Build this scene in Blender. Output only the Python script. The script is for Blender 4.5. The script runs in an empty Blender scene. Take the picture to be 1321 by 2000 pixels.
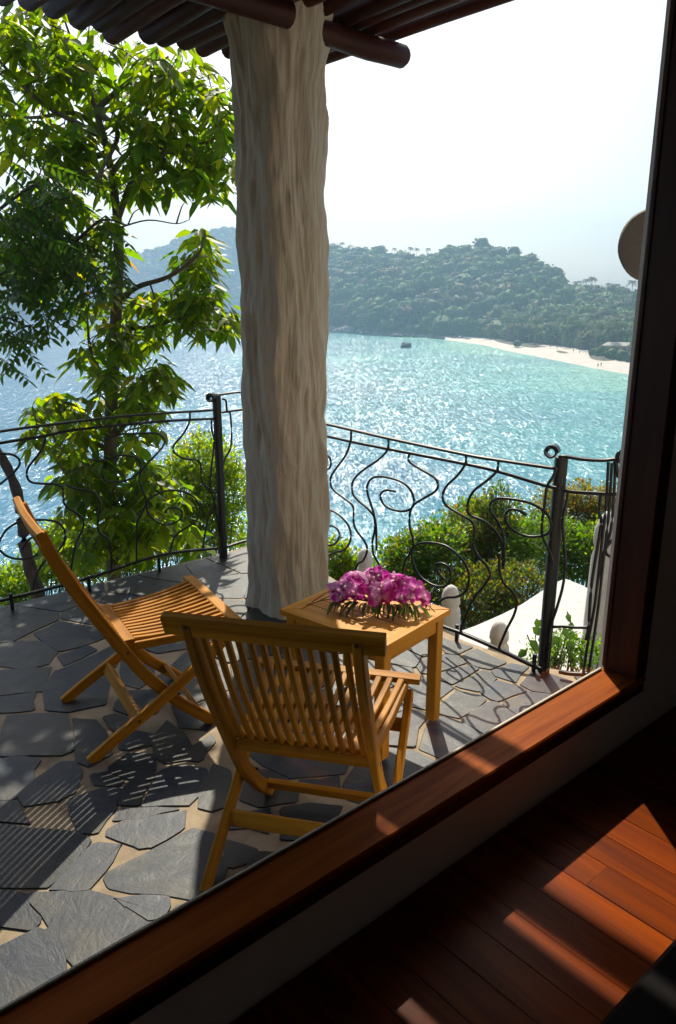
import bpy, bmesh, math, random
import numpy as np
from mathutils import Vector, Matrix, noise as mnoise

random.seed(11)
rng = np.random.default_rng(11)
R = math.radians
scene = bpy.context.scene
COL = scene.collection

# ------------------------------------------------------------------ camera
F = 1471.0
PITCH = R(15.6)
H = 1.65
cam_d = bpy.data.cameras.new('camera')
cam = bpy.data.objects.new('camera', cam_d)
COL.objects.link(cam)
cam.location = (0, 0, H)
cam.rotation_euler = (R(90) - PITCH, 0, 0)
cam_d.sensor_fit = 'VERTICAL'
cam_d.sensor_height = 36.0
cam_d.lens = 36.0 * F / 2000.0
cam_d.clip_start = 0.05
cam_d.clip_end = 8000
scene.camera = cam

# ------------------------------------------------------------------ world, sun, exposure
SUN_AZ, SUN_EL = -2.0, 44.3            # azimuth right of +Y
w = bpy.data.worlds.new('World')
scene.world = w
w.use_nodes = True
nt = w.node_tree
nt.nodes.clear()
sky = nt.nodes.new('ShaderNodeTexSky')
sky.sky_type = 'NISHITA'
sky.sun_disc = False
sky.sun_elevation = R(SUN_EL)
sky.sun_rotation = R(SUN_AZ)
sky.altitude = 20
sky.air_density = 1.0
sky.dust_density = 3.0
sky.ozone_density = 1.2
bg = nt.nodes.new('ShaderNodeBackground')
bg.inputs[1].default_value = 0.105
wo = nt.nodes.new('ShaderNodeOutputWorld')
nt.links.new(sky.outputs[0], bg.inputs[0])
nt.links.new(bg.outputs[0], wo.inputs[0])

sd = bpy.data.lights.new('sun', 'SUN')
sd.energy = 5.0
sd.angle = R(0.53)
sd.color = (1.0, 0.91, 0.75)
sun = bpy.data.objects.new('sun', sd)
COL.objects.link(sun)
sdir = Vector((math.sin(R(SUN_AZ)) * math.cos(R(SUN_EL)), math.cos(R(SUN_AZ)) * math.cos(R(SUN_EL)), math.sin(R(SUN_EL))))
sun.rotation_euler = sdir.to_track_quat('Z', 'Y').to_euler()
sun.location = (0, 0, 60)

vs = scene.view_settings
vs.view_transform = 'Standard'
vs.look = 'None'
vs.exposure = 0.85
vs.gamma = 1.0
vs.use_curve_mapping = False
cy = scene.cycles
cy.use_denoising = True
try:
    cy.denoiser = 'OPENIMAGEDENOISE'
except Exception:
    pass
cy.max_bounces = 8
cy.diffuse_bounces = 4
cy.glossy_bounces = 4
cy.transmission_bounces = 6
cy.transparent_max_bounces = 16
cy.volume_bounces = 1
cy.sample_clamp_indirect = 4.0

# ------------------------------------------------------------------ geometry of the place
fw = np.array([0, math.cos(PITCH), -math.sin(PITCH)])
up = np.array([0, math.sin(PITCH), math.cos(PITCH)])
rt = np.array([1.0, 0, 0])
C0 = np.array([0, 0, H])
def ray(u, v):
    return fw + rt * ((u - 660.5) / F) - up * ((v - 1000) / F)
def pz(u, v, z=0.0):
    d = ray(u, v)
    return C0 + d * ((z - H) / d[2])
def py(u, v, y):
    d = ray(u, v)
    return C0 + d * (y / d[1])
DW = np.array([0.757, 0.6534, 0.0])     # along the window wall
NW = np.array([-0.6534, 0.757, 0.0])    # outwards
def wl(a, o, z):                        # wall frame -> world
    p = DW * a + NW * o
    return (p[0], p[1], z)
SEA = -23.35
HAZE = .00052
FLOOR_IN = 0.30

# ------------------------------------------------------------------ object helpers
def tag(o, label=None, cat=None, group=None, kind=None):
    if label: o['label'] = label
    if cat: o['category'] = cat
    if group: o['group'] = group
    if kind: o['kind'] = kind
    return o
def empty(name, loc=(0, 0, 0), rz=0.0):
    o = bpy.data.objects.new(name, None)
    o.empty_display_size = 0.1
    COL.objects.link(o)
    o.location = loc
    o.rotation_euler = (0, 0, rz)
    return o
def link(name, me, parent=None, loc=None):
    o = bpy.data.objects.new(name, me)
    COL.objects.link(o)
    if parent is not None:
        o.parent = parent
    if loc is not None:
        o.location = loc
    return o
def shade(me, smooth, angle=None):
    if smooth:
        me.polygons.foreach_set('use_smooth', [True] * len(me.polygons))
        if angle is not None:
            try:
                me.set_sharp_from_angle(angle=R(angle))
            except Exception:
                pass
class MB:
    """collects vertices, faces and uvs, and builds one mesh"""
    def __init__(s):
        s.v = []; s.f = []; s.uv = []; s.mi = []; s.m = 0
    def add(s, vs_, fs_, uvs=None):
        b = len(s.v)
        s.v.extend([tuple(map(float, q)) for q in vs_])
        for k, f in enumerate(fs_):
            s.f.append(tuple(b + i for i in f))
            s.uv.append(uvs[k] if uvs else [(0, 0)] * len(f))
            s.mi.append(s.m)
    def box(s, c, sx, sy, sz, rz=0.0, bev=0.0):
        """box with bevelled vertical profile, centre c, full sizes"""
        cx, cy_, cz = c
        co, si = math.cos(rz), math.sin(rz)
        if sz >= sx and sz >= sy:
            ax = 2
        elif sx >= sy:
            ax = 0
        else:
            ax = 1
        L = (sx, sy, sz)[ax]
        others = [i for i in (0, 1, 2) if i != ax]
        a, b = (sx, sy, sz)[others[0]], (sx, sy, sz)[others[1]]
        def loc(l, p, q):
            r = [0, 0, 0]; r[ax] = l; r[others[0]] = p; r[others[1]] = q
            return (cx + r[0] * co - r[1] * si, cy_ + r[0] * si + r[1] * co, cz + r[2])
        e = min(bev, a * .3, b * .3) if bev else 0.0
        if e:
            sec = [(-a/2+e, -b/2), (a/2-e, -b/2), (a/2, -b/2+e), (a/2, b/2-e), (a/2-e, b/2), (-a/2+e, b/2), (-a/2, b/2-e), (-a/2, -b/2+e)]
        else:
            sec = [(-a/2, -b/2), (a/2, -b/2), (a/2, b/2), (-a/2, b/2)]
        n = len(sec)
        ks = 1 - 2 * e / max(a, b) if e else 1
        rows = [(-L/2, ks), (-L/2 + e, 1), (L/2 - e, 1), (L/2, ks)] if e else [(-L/2, 1), (L/2, 1)]
        V = [loc(l, p * k, q * k) for l, k in rows for p, q in sec]
        per = [0]
        for i in range(n):
            p, q = sec[i], sec[(i + 1) % n]
            per.append(per[-1] + math.hypot(p[0] - q[0], p[1] - q[1]))
        Fs, U = [], []
        flip = (ax == 1)
        for r in range(len(rows) - 1):
            for i in range(n):
                j = (i + 1) % n
                f = [r*n+i, r*n+j, (r+1)*n+j, (r+1)*n+i]
                u = [(rows[r][0], per[i]), (rows[r][0], per[i+1]), (rows[r+1][0], per[i+1]), (rows[r+1][0], per[i])]
                if flip: f = f[::-1]; u = u[::-1]
                Fs.append(f); U.append(u)
        f0 = list(range(n))[::-1]; f1 = [(len(rows)-1)*n + i for i in range(n)]
        if flip: f0 = f0[::-1]; f1 = f1[::-1]
        Fs += [f0, f1]
        U += [[sec[i] for i in (range(n) if flip else range(n-1, -1, -1))], [sec[i] for i in (range(n-1, -1, -1) if flip else range(n))]]
        s.add(V, Fs, U)
        return s
    def sweep(s, path, sec, upv=(0, 0, 1), radii=None, cap=True, closed=False):
        """sweep a 2D section (list of (side, up)) along a path"""
        P = [Vector(p) for p in path]
        n = len(sec); m = len(P)
        upv = Vector(upv)
        V = []; dist = [0.0]
        for i in range(1, m):
            dist.append(dist[-1] + (P[i] - P[i-1]).length)
        prev_s = None
        for i in range(m):
            if closed:
                t = P[(i+1) % m] - P[i-1]
            else:
                t = (P[min(i+1, m-1)] - P[max(i-1, 0)])
            if t.length < 1e-9: t = Vector((0, 0, 1))
            t.normalize()
            sd_ = t.cross(upv)
            if sd_.length < 1e-3:
                sd_ = prev_s if prev_s is not None else t.orthogonal()
            sd_.normalize()
            prev_s = sd_
            u_ = sd_.cross(t)
            k = radii[i] if radii else 1.0
            for a, b in sec:
                V.append(P[i] + sd_ * (a * k) + u_ * (b * k))
        per = [0]
        for i in range(n):
            p, q = sec[i], sec[(i+1) % n]
            per.append(per[-1] + math.hypot(p[0]-q[0], p[1]-q[1]))
        Fs, U = [], []
        for r in range(m if closed else m - 1):
            r2 = (r + 1) % m
            for i in range(n):
                j = (i + 1) % n
                Fs.append([r*n+i, r2*n+i, r2*n+j, r*n+j][::-1])
                U.append([(dist[r], per[i]), (dist[r2] if r2 else dist[r]+.1, per[i]), (dist[r2] if r2 else dist[r]+.1, per[i+1]), (dist[r], per[i+1])][::-1])
        if cap and not closed:
            Fs.append(list(range(n))); U.append([(a, b) for a, b in sec])
            Fs.append([(m-1)*n + i for i in range(n)][::-1]); U.append([(a, b) for a, b in sec][::-1])
        s.add(V, Fs, U)
        return s
    def tube(s, path, r, n=8, radii=None, upv=(0, 0, 1), cap=True):
        sec = [(r * math.cos(2*math.pi*i/n), r * math.sin(2*math.pi*i/n)) for i in range(n)]
        return s.sweep(path, sec, upv, radii, cap)
    def bar(s, p0, p1, wd, th, upv=(0, 0, 1), e=0.003):
        return s.sweep([p0, p1], rsec(wd, th, e), upv)
    def mesh(s, name, mats, smooth=False, angle=None):
        me = bpy.data.meshes.new(name)
        me.from_pydata(s.v, [], s.f)
        uvl = me.uv_layers.new(name='UVMap')
        flat = [c for f in s.uv for q in f for c in q]
        uvl.data.foreach_set('uv', flat)
        if not isinstance(mats, (list, tuple)): mats = [mats]
        for m in mats: me.materials.append(m)
        if len(mats) > 1:
            me.polygons.foreach_set('material_index', s.mi)
        bm = bmesh.new(); bm.from_mesh(me)
        bmesh.ops.recalc_face_normals(bm, faces=bm.faces)
        bm.to_mesh(me); bm.free()
        shade(me, smooth, angle)
        me.update()
        return me
    def build(s, name, mats, parent=None, smooth=False, angle=None, base=None):
        if base is not None:
            s.v = [(x - base[0], y - base[1], z - base[2]) for x, y, z in s.v]
        return link(name, s.mesh(name, mats, smooth, angle), parent)
def rsec(wd, th, e=0.003):
    a, b = wd/2, th/2
    e = min(e, a*.45, b*.45)
    return [(-a+e, -b), (a-e, -b), (a, -b+e), (a, b-e), (a-e, b), (-a+e, b), (-a, b-e), (-a, -b+e)]
def npmesh(name, V, Fq, mat, tint=None, smooth=False):
    """mesh from numpy arrays; Fq (m,k) faces all with k corners; tint (n,3) per vertex"""
    me = bpy.data.meshes.new(name)
    V = np.ascontiguousarray(V, dtype=np.float32); Fq = np.ascontiguousarray(Fq, dtype=np.int32)
    me.vertices.add(len(V)); me.vertices.foreach_set('co', V.ravel())
    m, k = Fq.shape
    me.loops.add(m * k); me.loops.foreach_set('vertex_index', Fq.ravel())
    me.polygons.add(m)
    me.polygons.foreach_set('loop_start', np.arange(0, m*k, k, dtype=np.int32))
    try:
        me.polygons.foreach_set('loop_total', np.full(m, k, dtype=np.int32))
    except Exception:
        pass
    if smooth:
        me.polygons.foreach_set('use_smooth', np.ones(m, dtype=bool))
    me.update(calc_edges=True)
    if tint is not None:
        at = me.color_attributes.new('tint', 'FLOAT_COLOR', 'POINT')
        rgba = np.ones((len(V), 4), dtype=np.float32); rgba[:, :3] = tint
        at.data.foreach_set('color', rgba.ravel())
    me.materials.append(mat)
    return me
def catmull(pts, n=6):
    P = [np.array(p, float) for p in pts]
    if len(P) < 3: return P
    P = [2*P[0]-P[1]] + P + [2*P[-1]-P[-2]]
    out = []
    for i in range(1, len(P)-2):
        for k in range(n):
            t = k / n
            a, b, c, d = P[i-1], P[i], P[i+1], P[i+2]
            out.append(0.5*((2*b) + (-a+c)*t + (2*a-5*b+4*c-d)*t*t + (-a+3*b-3*c+d)*t**3))
    out.append(P[-2])
    return out

# ------------------------------------------------------------------ materials
def newmat(name):
    m = bpy.data.materials.new(name)
    m.use_nodes = True
    n = m.node_tree
    n.nodes.clear()
    out = n.nodes.new('ShaderNodeOutputMaterial')
    b = n.nodes.new('ShaderNodeBsdfPrincipled')
    n.links.new(b.outputs[0], out.inputs[0])
    return m, n, b, out
def nd(n, t, **kw):
    x = n.nodes.new(t)
    for k, v in kw.items():
        if k.startswith('i_'):
            x.inputs[k[2:].replace('_', ' ')].default_value = v
        elif k.startswith('n_'):
            x.inputs[int(k[2:])].default_value = v
        else:
            setattr(x, k, v)
    return x
def ramp(n, fac, stops):
    r = n.nodes.new('ShaderNodeValToRGB')
    el = r.color_ramp.elements
    while len(el) < len(stops): el.new(0.5)
    for e, (p, c) in zip(el, stops):
        e.position = p; e.color = (*c, 1) if len(c) == 3 else c
    n.links.new(fac, r.inputs[0])
    return r.outputs[0]
def mapping(n, coord='Object', scale=(1, 1, 1), rot=(0, 0, 0)):
    tc = n.nodes.new('ShaderNodeTexCoord')
    mp = n.nodes.new('ShaderNodeMapping')
    mp.inputs['Scale'].default_value = scale
    mp.inputs['Rotation'].default_value = rot
    n.links.new(tc.outputs[coord], mp.inputs[0])
    return mp.outputs[0]
def noise(n, vec, scale, detail=4, rough=.55, dist=0.0):
    x = nd(n, 'ShaderNodeTexNoise', i_Scale=scale, i_Detail=detail, i_Roughness=rough, i_Distortion=dist)
    if vec is not None: n.links.new(vec, x.inputs['Vector'])
    return x.outputs[0]
def bump(n, h, strength, dist=0.01, b=None):
    x = nd(n, 'ShaderNodeBump', i_Strength=strength, i_Distance=dist)
    n.links.new(h, x.inputs['Height'])
    if b is not None: n.links.new(x.outputs[0], b.inputs['Normal'])
    return x
def mixc(n, fac, a, b, mode='MIX'):
    x = n.nodes.new('ShaderNodeMix'); x.data_type = 'RGBA'; x.blend_type = mode
    for s_, v in ((0, fac), (6, a), (7, b)):
        if hasattr(v, 'is_output') or isinstance(v, bpy.types.NodeSocket):
            n.links.new(v, x.inputs[s_])
        else:
            x.inputs[s_].default_value = v if s_ == 0 else (*v, 1)
    return x.outputs[2]
def objrand(n):
    return n.nodes.new('ShaderNodeObjectInfo').outputs['Random']

def wood(name, dark, light, rough=.4, coat=0.0, gscale=(2.5, 45, 1), bstr=.12, vary=.25, spec=.25):
    m, n, b, _ = newmat(name)
    tc = n.nodes.new('ShaderNodeTexCoord')
    oi = n.nodes.new('ShaderNodeObjectInfo')
    add = nd(n, 'ShaderNodeVectorMath', operation='MULTIPLY_ADD')
    comb = n.nodes.new('ShaderNodeCombineXYZ')
    for k in range(3): n.links.new(oi.outputs['Random'], comb.inputs[k])
    n.links.new(comb.outputs[0], add.inputs[0]); add.inputs[1].default_value = (17, 31, 7)
    n.links.new(tc.outputs['UV'], add.inputs[2])
    mp = n.nodes.new('ShaderNodeMapping'); mp.inputs['Scale'].default_value = gscale
    n.links.new(add.outputs[0], mp.inputs[0])
    g = noise(n, mp.outputs[0], 1.0, 6, .62, .6)
    g2 = noise(n, mp.outputs[0], .23, 3, .5, 1.5)
    c = ramp(n, g, [(.28, dark), (.72, light)])
    c2 = mixc(n, nd(n, 'ShaderNodeMath', operation='MULTIPLY', n_1=.5).outputs[0], c, dark)
    mu = n.nodes.new('ShaderNodeMath'); mu.operation = 'MULTIPLY'; mu.inputs[1].default_value = .6
    n.links.new(g2, mu.inputs[0])
    c2 = mixc(n, mu.outputs[0], c, dark)
    hsv = n.nodes.new('ShaderNodeHueSaturation')
    mr = nd(n, 'ShaderNodeMapRange', n_1=0.0, n_2=1.0, n_3=1-vary, n_4=1+vary)
    n.links.new(oi.outputs['Random'], mr.inputs[0])
    n.links.new(mr.outputs[0], hsv.inputs['Value']); n.links.new(c2, hsv.inputs['Color'])
    n.links.new(hsv.outputs[0], b.inputs['Base Color'])
    rr = ramp(n, g, [(.2, (rough+.12,)*3), (.8, (rough-.06,)*3)])
    n.links.new(rr, b.inputs['Roughness'])
    b.inputs['Coat Weight'].default_value = coat
    b.inputs['Specular IOR Level'].default_value = spec
    b.inputs['Coat Roughness'].default_value = .12
    bump(n, g, bstr, .002, b)
    return m

M = {}
M['teak'] = wood('teak', (.23, .080, .004), (.60, .27, .018), .48, spec=.10, bstr=.25)
M['table_wood'] = wood('table_teak', (.36, .145, .010), (.56, .26, .024), .45, gscale=(2, 30, 1), spec=.12, bstr=.25)
M['jamb_wood'] = wood('dark_frame_wood', (.030, .009, .004), (.085, .025, .011), .45, gscale=(1.6, 26, 1), vary=.05)  # darker version of the frame wood, for jambs and sill front
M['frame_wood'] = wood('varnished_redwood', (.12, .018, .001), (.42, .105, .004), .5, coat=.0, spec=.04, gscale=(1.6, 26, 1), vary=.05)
M['floor_wood'] = wood('dark_lacquered_floorboard', (.060, .008, .001), (.30, .055, .002), .30, gscale=(1.5, 22, 1), vary=.28, spec=.055)
M['log_wood'] = wood('stained_log', (.026, .007, .005), (.090, .024, .016), .45, gscale=(1.5, 14, 1), bstr=.35, vary=.4, spec=.12)

def plaster(name, base, hollow, grain=(6, 6, 1.2), bs=.35, bd=.006, rough=.85):
    m, n, b, _ = newmat(name)
    v = mapping(n, 'Object', grain)
    g = noise(n, v, 6, 8, .65, .7)
    g2 = noise(n, mapping(n, 'Object', (1, 1, .5)), 2.2, 5, .6)
    c = ramp(n, g, [(.30, hollow), (.55, base)])  # darker tone in the bump's hollows: column crevices, stains on white
    c = mixc(n, g2, c, tuple(x * .78 for x in base))
    n.links.new(c, b.inputs['Base Color'])
    b.inputs['Roughness'].default_value = rough
    bump(n, g, bs, bd, b)
    return m
M['column'] = plaster('carved_plaster', (.46, .39, .295), (.31, .255, .185), (11, 11, 1.4), .8, .008)
M['white'] = plaster('white_plaster', (.58, .565, .55), (.36, .345, .33), (2, 2, 1), .5, .008)
M['cream'] = plaster('cream_wall', (.80, .72, .65), (.72, .65, .58), (2, 2, 2), .1, .003)
M['room'] = plaster('room_wall', (.64, .56, .49), (.58, .51, .44), (2, 2, 2), .1, .003)
M['grey_disc'] = plaster('grey_plaster', (.22, .19, .16), (.15, .13, .11), (6, 6, 6), .2, .004)

def iron():
    m, n, b, _ = newmat('painted_wrought_iron')
    v = mapping(n, 'Object', (1, 1, 1))
    g = noise(n, v, 60, 5, .6)
    g2 = noise(n, v, 5, 4, .6)
    c = ramp(n, g2, [(.42, (.009, .009, .010)), (.66, (.014, .013, .013)), (.78, (.045, .022, .013))])
    n.links.new(c, b.inputs['Base Color'])
    b.inputs['Roughness'].default_value = .42
    b.inputs['Specular IOR Level'].default_value = .3
    b.inputs['Metallic'].default_value = .0
    bump(n, g, .35, .002, b)
    return m
M['iron'] = iron()

def slate():
    m, n, b, _ = newmat('slate')
    tc = n.nodes.new('ShaderNodeTexCoord')
    oi = n.nodes.new('ShaderNodeObjectInfo')
    geo = n.nodes.new('ShaderNodeNewGeometry')
    # each stone's own direction of cleavage
    vr = nd(n, 'ShaderNodeVectorRotate', rotation_type='Z_AXIS')
    mm = nd(n, 'ShaderNodeMath', operation='MULTIPLY', n_1=6.28)
    n.links.new(oi.outputs['Random'], mm.inputs[0]); n.links.new(mm.outputs[0], vr.inputs['Angle'])
    n.links.new(tc.outputs['Object'], vr.inputs['Vector'])
    mp = nd(n, 'ShaderNodeMapping'); mp.inputs['Scale'].default_value = (4, 8, 4)
    n.links.new(vr.outputs[0], mp.inputs[0])
    cl = noise(n, mp.outputs[0], 2.2, 8, .68, .6)
    big = noise(n, tc.outputs['Object'], 5, 5, .6, .4)
    fine = noise(n, tc.outputs['Object'], 90, 4, .7)
    c = ramp(n, cl, [(.25, (.005, .009, .020)), (.5, (.014, .020, .034)), (.66, (.034, .040, .052)), (.82, (.085, .09, .098))])
    c = mixc(n, ramp(n, big, [(.48, (0, 0, 0)), (.68, (.55, .55, .55))]), c, (.075, .063, .042))
    hs = n.nodes.new('ShaderNodeHueSaturation')
    mr = nd(n, 'ShaderNodeMapRange', n_1=0.0, n_2=1.0, n_3=.55, n_4=1.45)
    n.links.new(oi.outputs['Random'], mr.inputs[0]); n.links.new(mr.outputs[0], hs.inputs['Value'])
    n.links.new(c, hs.inputs['Color'])
    wn = nd(n, 'ShaderNodeMath', operation='MULTIPLY', n_1=7.31); n.links.new(oi.outputs['Random'], wn.inputs[0])
    wf = nd(n, 'ShaderNodeMath', operation='FRACT'); n.links.new(wn.outputs[0], wf.inputs[0])
    wm = ramp(n, wf.outputs[0], [(.55, (0, 0, 0)), (.95, (.6, .6, .6))])
    hsw = mixc(n, wm, hs.outputs[0], (.040, .037, .028))
    pale = ramp(n, fine, [(.66, (0, 0, 0)), (.74, (.35, .35, .35))])
    c = mixc(n, pale, hsw, (.30, .29, .27))
    n.links.new(c, b.inputs['Base Color'])
    n.links.new(ramp(n, cl, [(.2, (.36,)*3), (.8, (.62,)*3)]), b.inputs['Roughness'])
    ad = nd(n, 'ShaderNodeMath', operation='MULTIPLY_ADD', n_1=.25)
    n.links.new(fine, ad.inputs[0]); n.links.new(cl, ad.inputs[2])
    bump(n, ad.outputs[0], .6, .005, b)
    b.inputs['Specular IOR Level'].default_value = .24
    return m
M['slate'] = slate()
def mortar():
    m, n, b, _ = newmat('mortar')
    v = mapping(n, 'Object', (1, 1, 1))
    g = noise(n, v, 7, 6, .6); f = noise(n, v, 120, 4, .7)
    c = ramp(n, g, [(.3, (.18, .13, .082)), (.55, (.31, .235, .155)), (.75, (.40, .31, .21))])
    n.links.new(c, b.inputs['Base Color'])
    b.inputs['Roughness'].default_value = .9
    bump(n, f, .5, .003, b)
    return m
M['mortar'] = mortar()

def leafmat(name, sheen=.3, trans=.55, rough=.45, tgain=(3.2, 3.6, .28)):
    m, n, b, out = newmat(name)
    at = nd(n, 'ShaderNodeAttribute', attribute_name='tint')
    g = noise(n, mapping(n, 'Object'), 9, 3)
    hs = n.nodes.new('ShaderNodeHueSaturation')
    mr = nd(n, 'ShaderNodeMapRange', n_1=.3, n_2=.7, n_3=.8, n_4=1.2)
    n.links.new(g, mr.inputs[0]); n.links.new(mr.outputs[0], hs.inputs['Value'])
    n.links.new(at.outputs['Color'], hs.inputs['Color'])
    n.links.new(hs.outputs[0], b.inputs['Base Color'])
    b.inputs['Roughness'].default_value = rough
    b.inputs['Specular IOR Level'].default_value = sheen
    tr = n.nodes.new('ShaderNodeBsdfTranslucent')
    tc = mixc(n, 1.0, hs.outputs[0], tgain, 'MULTIPLY')
    n.links.new(tc, tr.inputs[0])
    mx = nd(n, 'ShaderNodeMixShader'); mx.inputs[0].default_value = trans
    n.links.new(b.outputs[0], mx.inputs[1]); n.links.new(tr.outputs[0], mx.inputs[2])
    n.links.new(mx.outputs[0], out.inputs[0])
    return m
M['leaf'] = leafmat('broad_leaf')
M['shrub'] = leafmat('shrub_leaf', .3, .5)
M['feather'] = leafmat('feather_leaf', .35, .45)
M['far'] = leafmat('far_foliage', .1, .16, .7, (1.5, 2.0, .8))
M['petal'] = leafmat('petal', .3, .45, .45, (1.5, .9, 1.5))

def bark(name, c0, c1, sc=(20, 20, 4)):
    m, n, b, _ = newmat(name)
    g = noise(n, mapping(n, 'Object', sc), 2, 7, .65, .5)
    n.links.new(ramp(n, g, [(.3, c0), (.7, c1)]), b.inputs['Base Color'])
    b.inputs['Roughness'].default_value = .85
    bump(n, g, .7, .01, b)
    return m
M['bark'] = bark('tree_bark', (.06, .045, .03), (.20, .155, .11))
M['dark_bark'] = bark('dark_bark', (.03, .022, .020), (.10, .075, .065))
M['palm_bark'] = bark('palm_bark', (.12, .10, .08), (.25, .21, .17), (4, 4, 8))
M['rock'] = bark('shore_rock', (.10, .09, .08), (.30, .27, .24), (.35, .35, .5))
M['dark_rock'] = bark('dark_rock', (.03, .03, .03), (.10, .09, .08), (.5, .5, .5))
M['soil'] = bark('slope_soil', (.05, .045, .02), (.13, .11, .05), (1, 1, 1))
def sandm():
    m, n, b, _ = newmat('pale_sand')
    g = noise(n, mapping(n, 'Object'), .25, 6, .6)
    n.links.new(ramp(n, g, [(.3, (.40, .35, .30)), (.7, (.54, .48, .42))]), b.inputs['Base Color'])
    b.inputs['Roughness'].default_value = .9
    return m
M['sand'] = sandm()
def flat(name, col, rough=.6):
    m, n, b, _ = newmat(name)
    g = noise(n, mapping(n, 'Object'), 3, 4)
    n.links.new(mixc(n, g, tuple(c*.85 for c in col), col), b.inputs['Base Color'])
    b.inputs['Roughness'].default_value = rough
    return m
M['skin'] = flat('skin', (.30, .16, .10))
M['cloth_dark'] = flat('swimwear', (.03, .04, .08))
M['ochre'] = flat('ochre_wall', (.45, .32, .16))
M['housewhite'] = flat('far_white_wall', (.70, .72, .72))
M['housedark'] = flat('far_window', (.05, .06, .07), .3)
M['houseroof'] = flat('far_roof', (.35, .30, .27))
M['curtain'] = flat('curtain_cloth', (.16, .13, .10), .9)
M['thatch'] = flat('roof_board', (.05, .022, .016), .7)
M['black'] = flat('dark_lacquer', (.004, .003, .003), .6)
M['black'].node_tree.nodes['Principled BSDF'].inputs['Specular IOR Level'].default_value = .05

def glass():
    m, n, b, out = newmat('window_glass')
    n.nodes.remove(b)
    lw = nd(n, 'ShaderNodeLayerWeight', i_Blend=.5)
    pw = nd(n, 'ShaderNodeMath', operation='POWER', n_1=5.0); n.links.new(lw.outputs['Facing'], pw.inputs[0])
    fr = nd(n, 'ShaderNodeMath', operation='MULTIPLY_ADD', n_1=.95, n_2=.035); n.links.new(pw.outputs[0], fr.inputs[0])
    tr = nd(n, 'ShaderNodeBsdfTransparent'); tr.inputs[0].default_value = (.975, .985, .98, 1)
    gl = nd(n, 'ShaderNodeBsdfGlossy', i_Roughness=0.01)
    mx = n.nodes.new('ShaderNodeMixShader')
    n.links.new(fr.outputs[0], mx.inputs[0]); n.links.new(tr.outputs[0], mx.inputs[1]); n.links.new(gl.outputs[0], mx.inputs[2])
    n.links.new(mx.outputs[0], out.inputs[0])
    return m
M['glass'] = glass()

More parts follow.
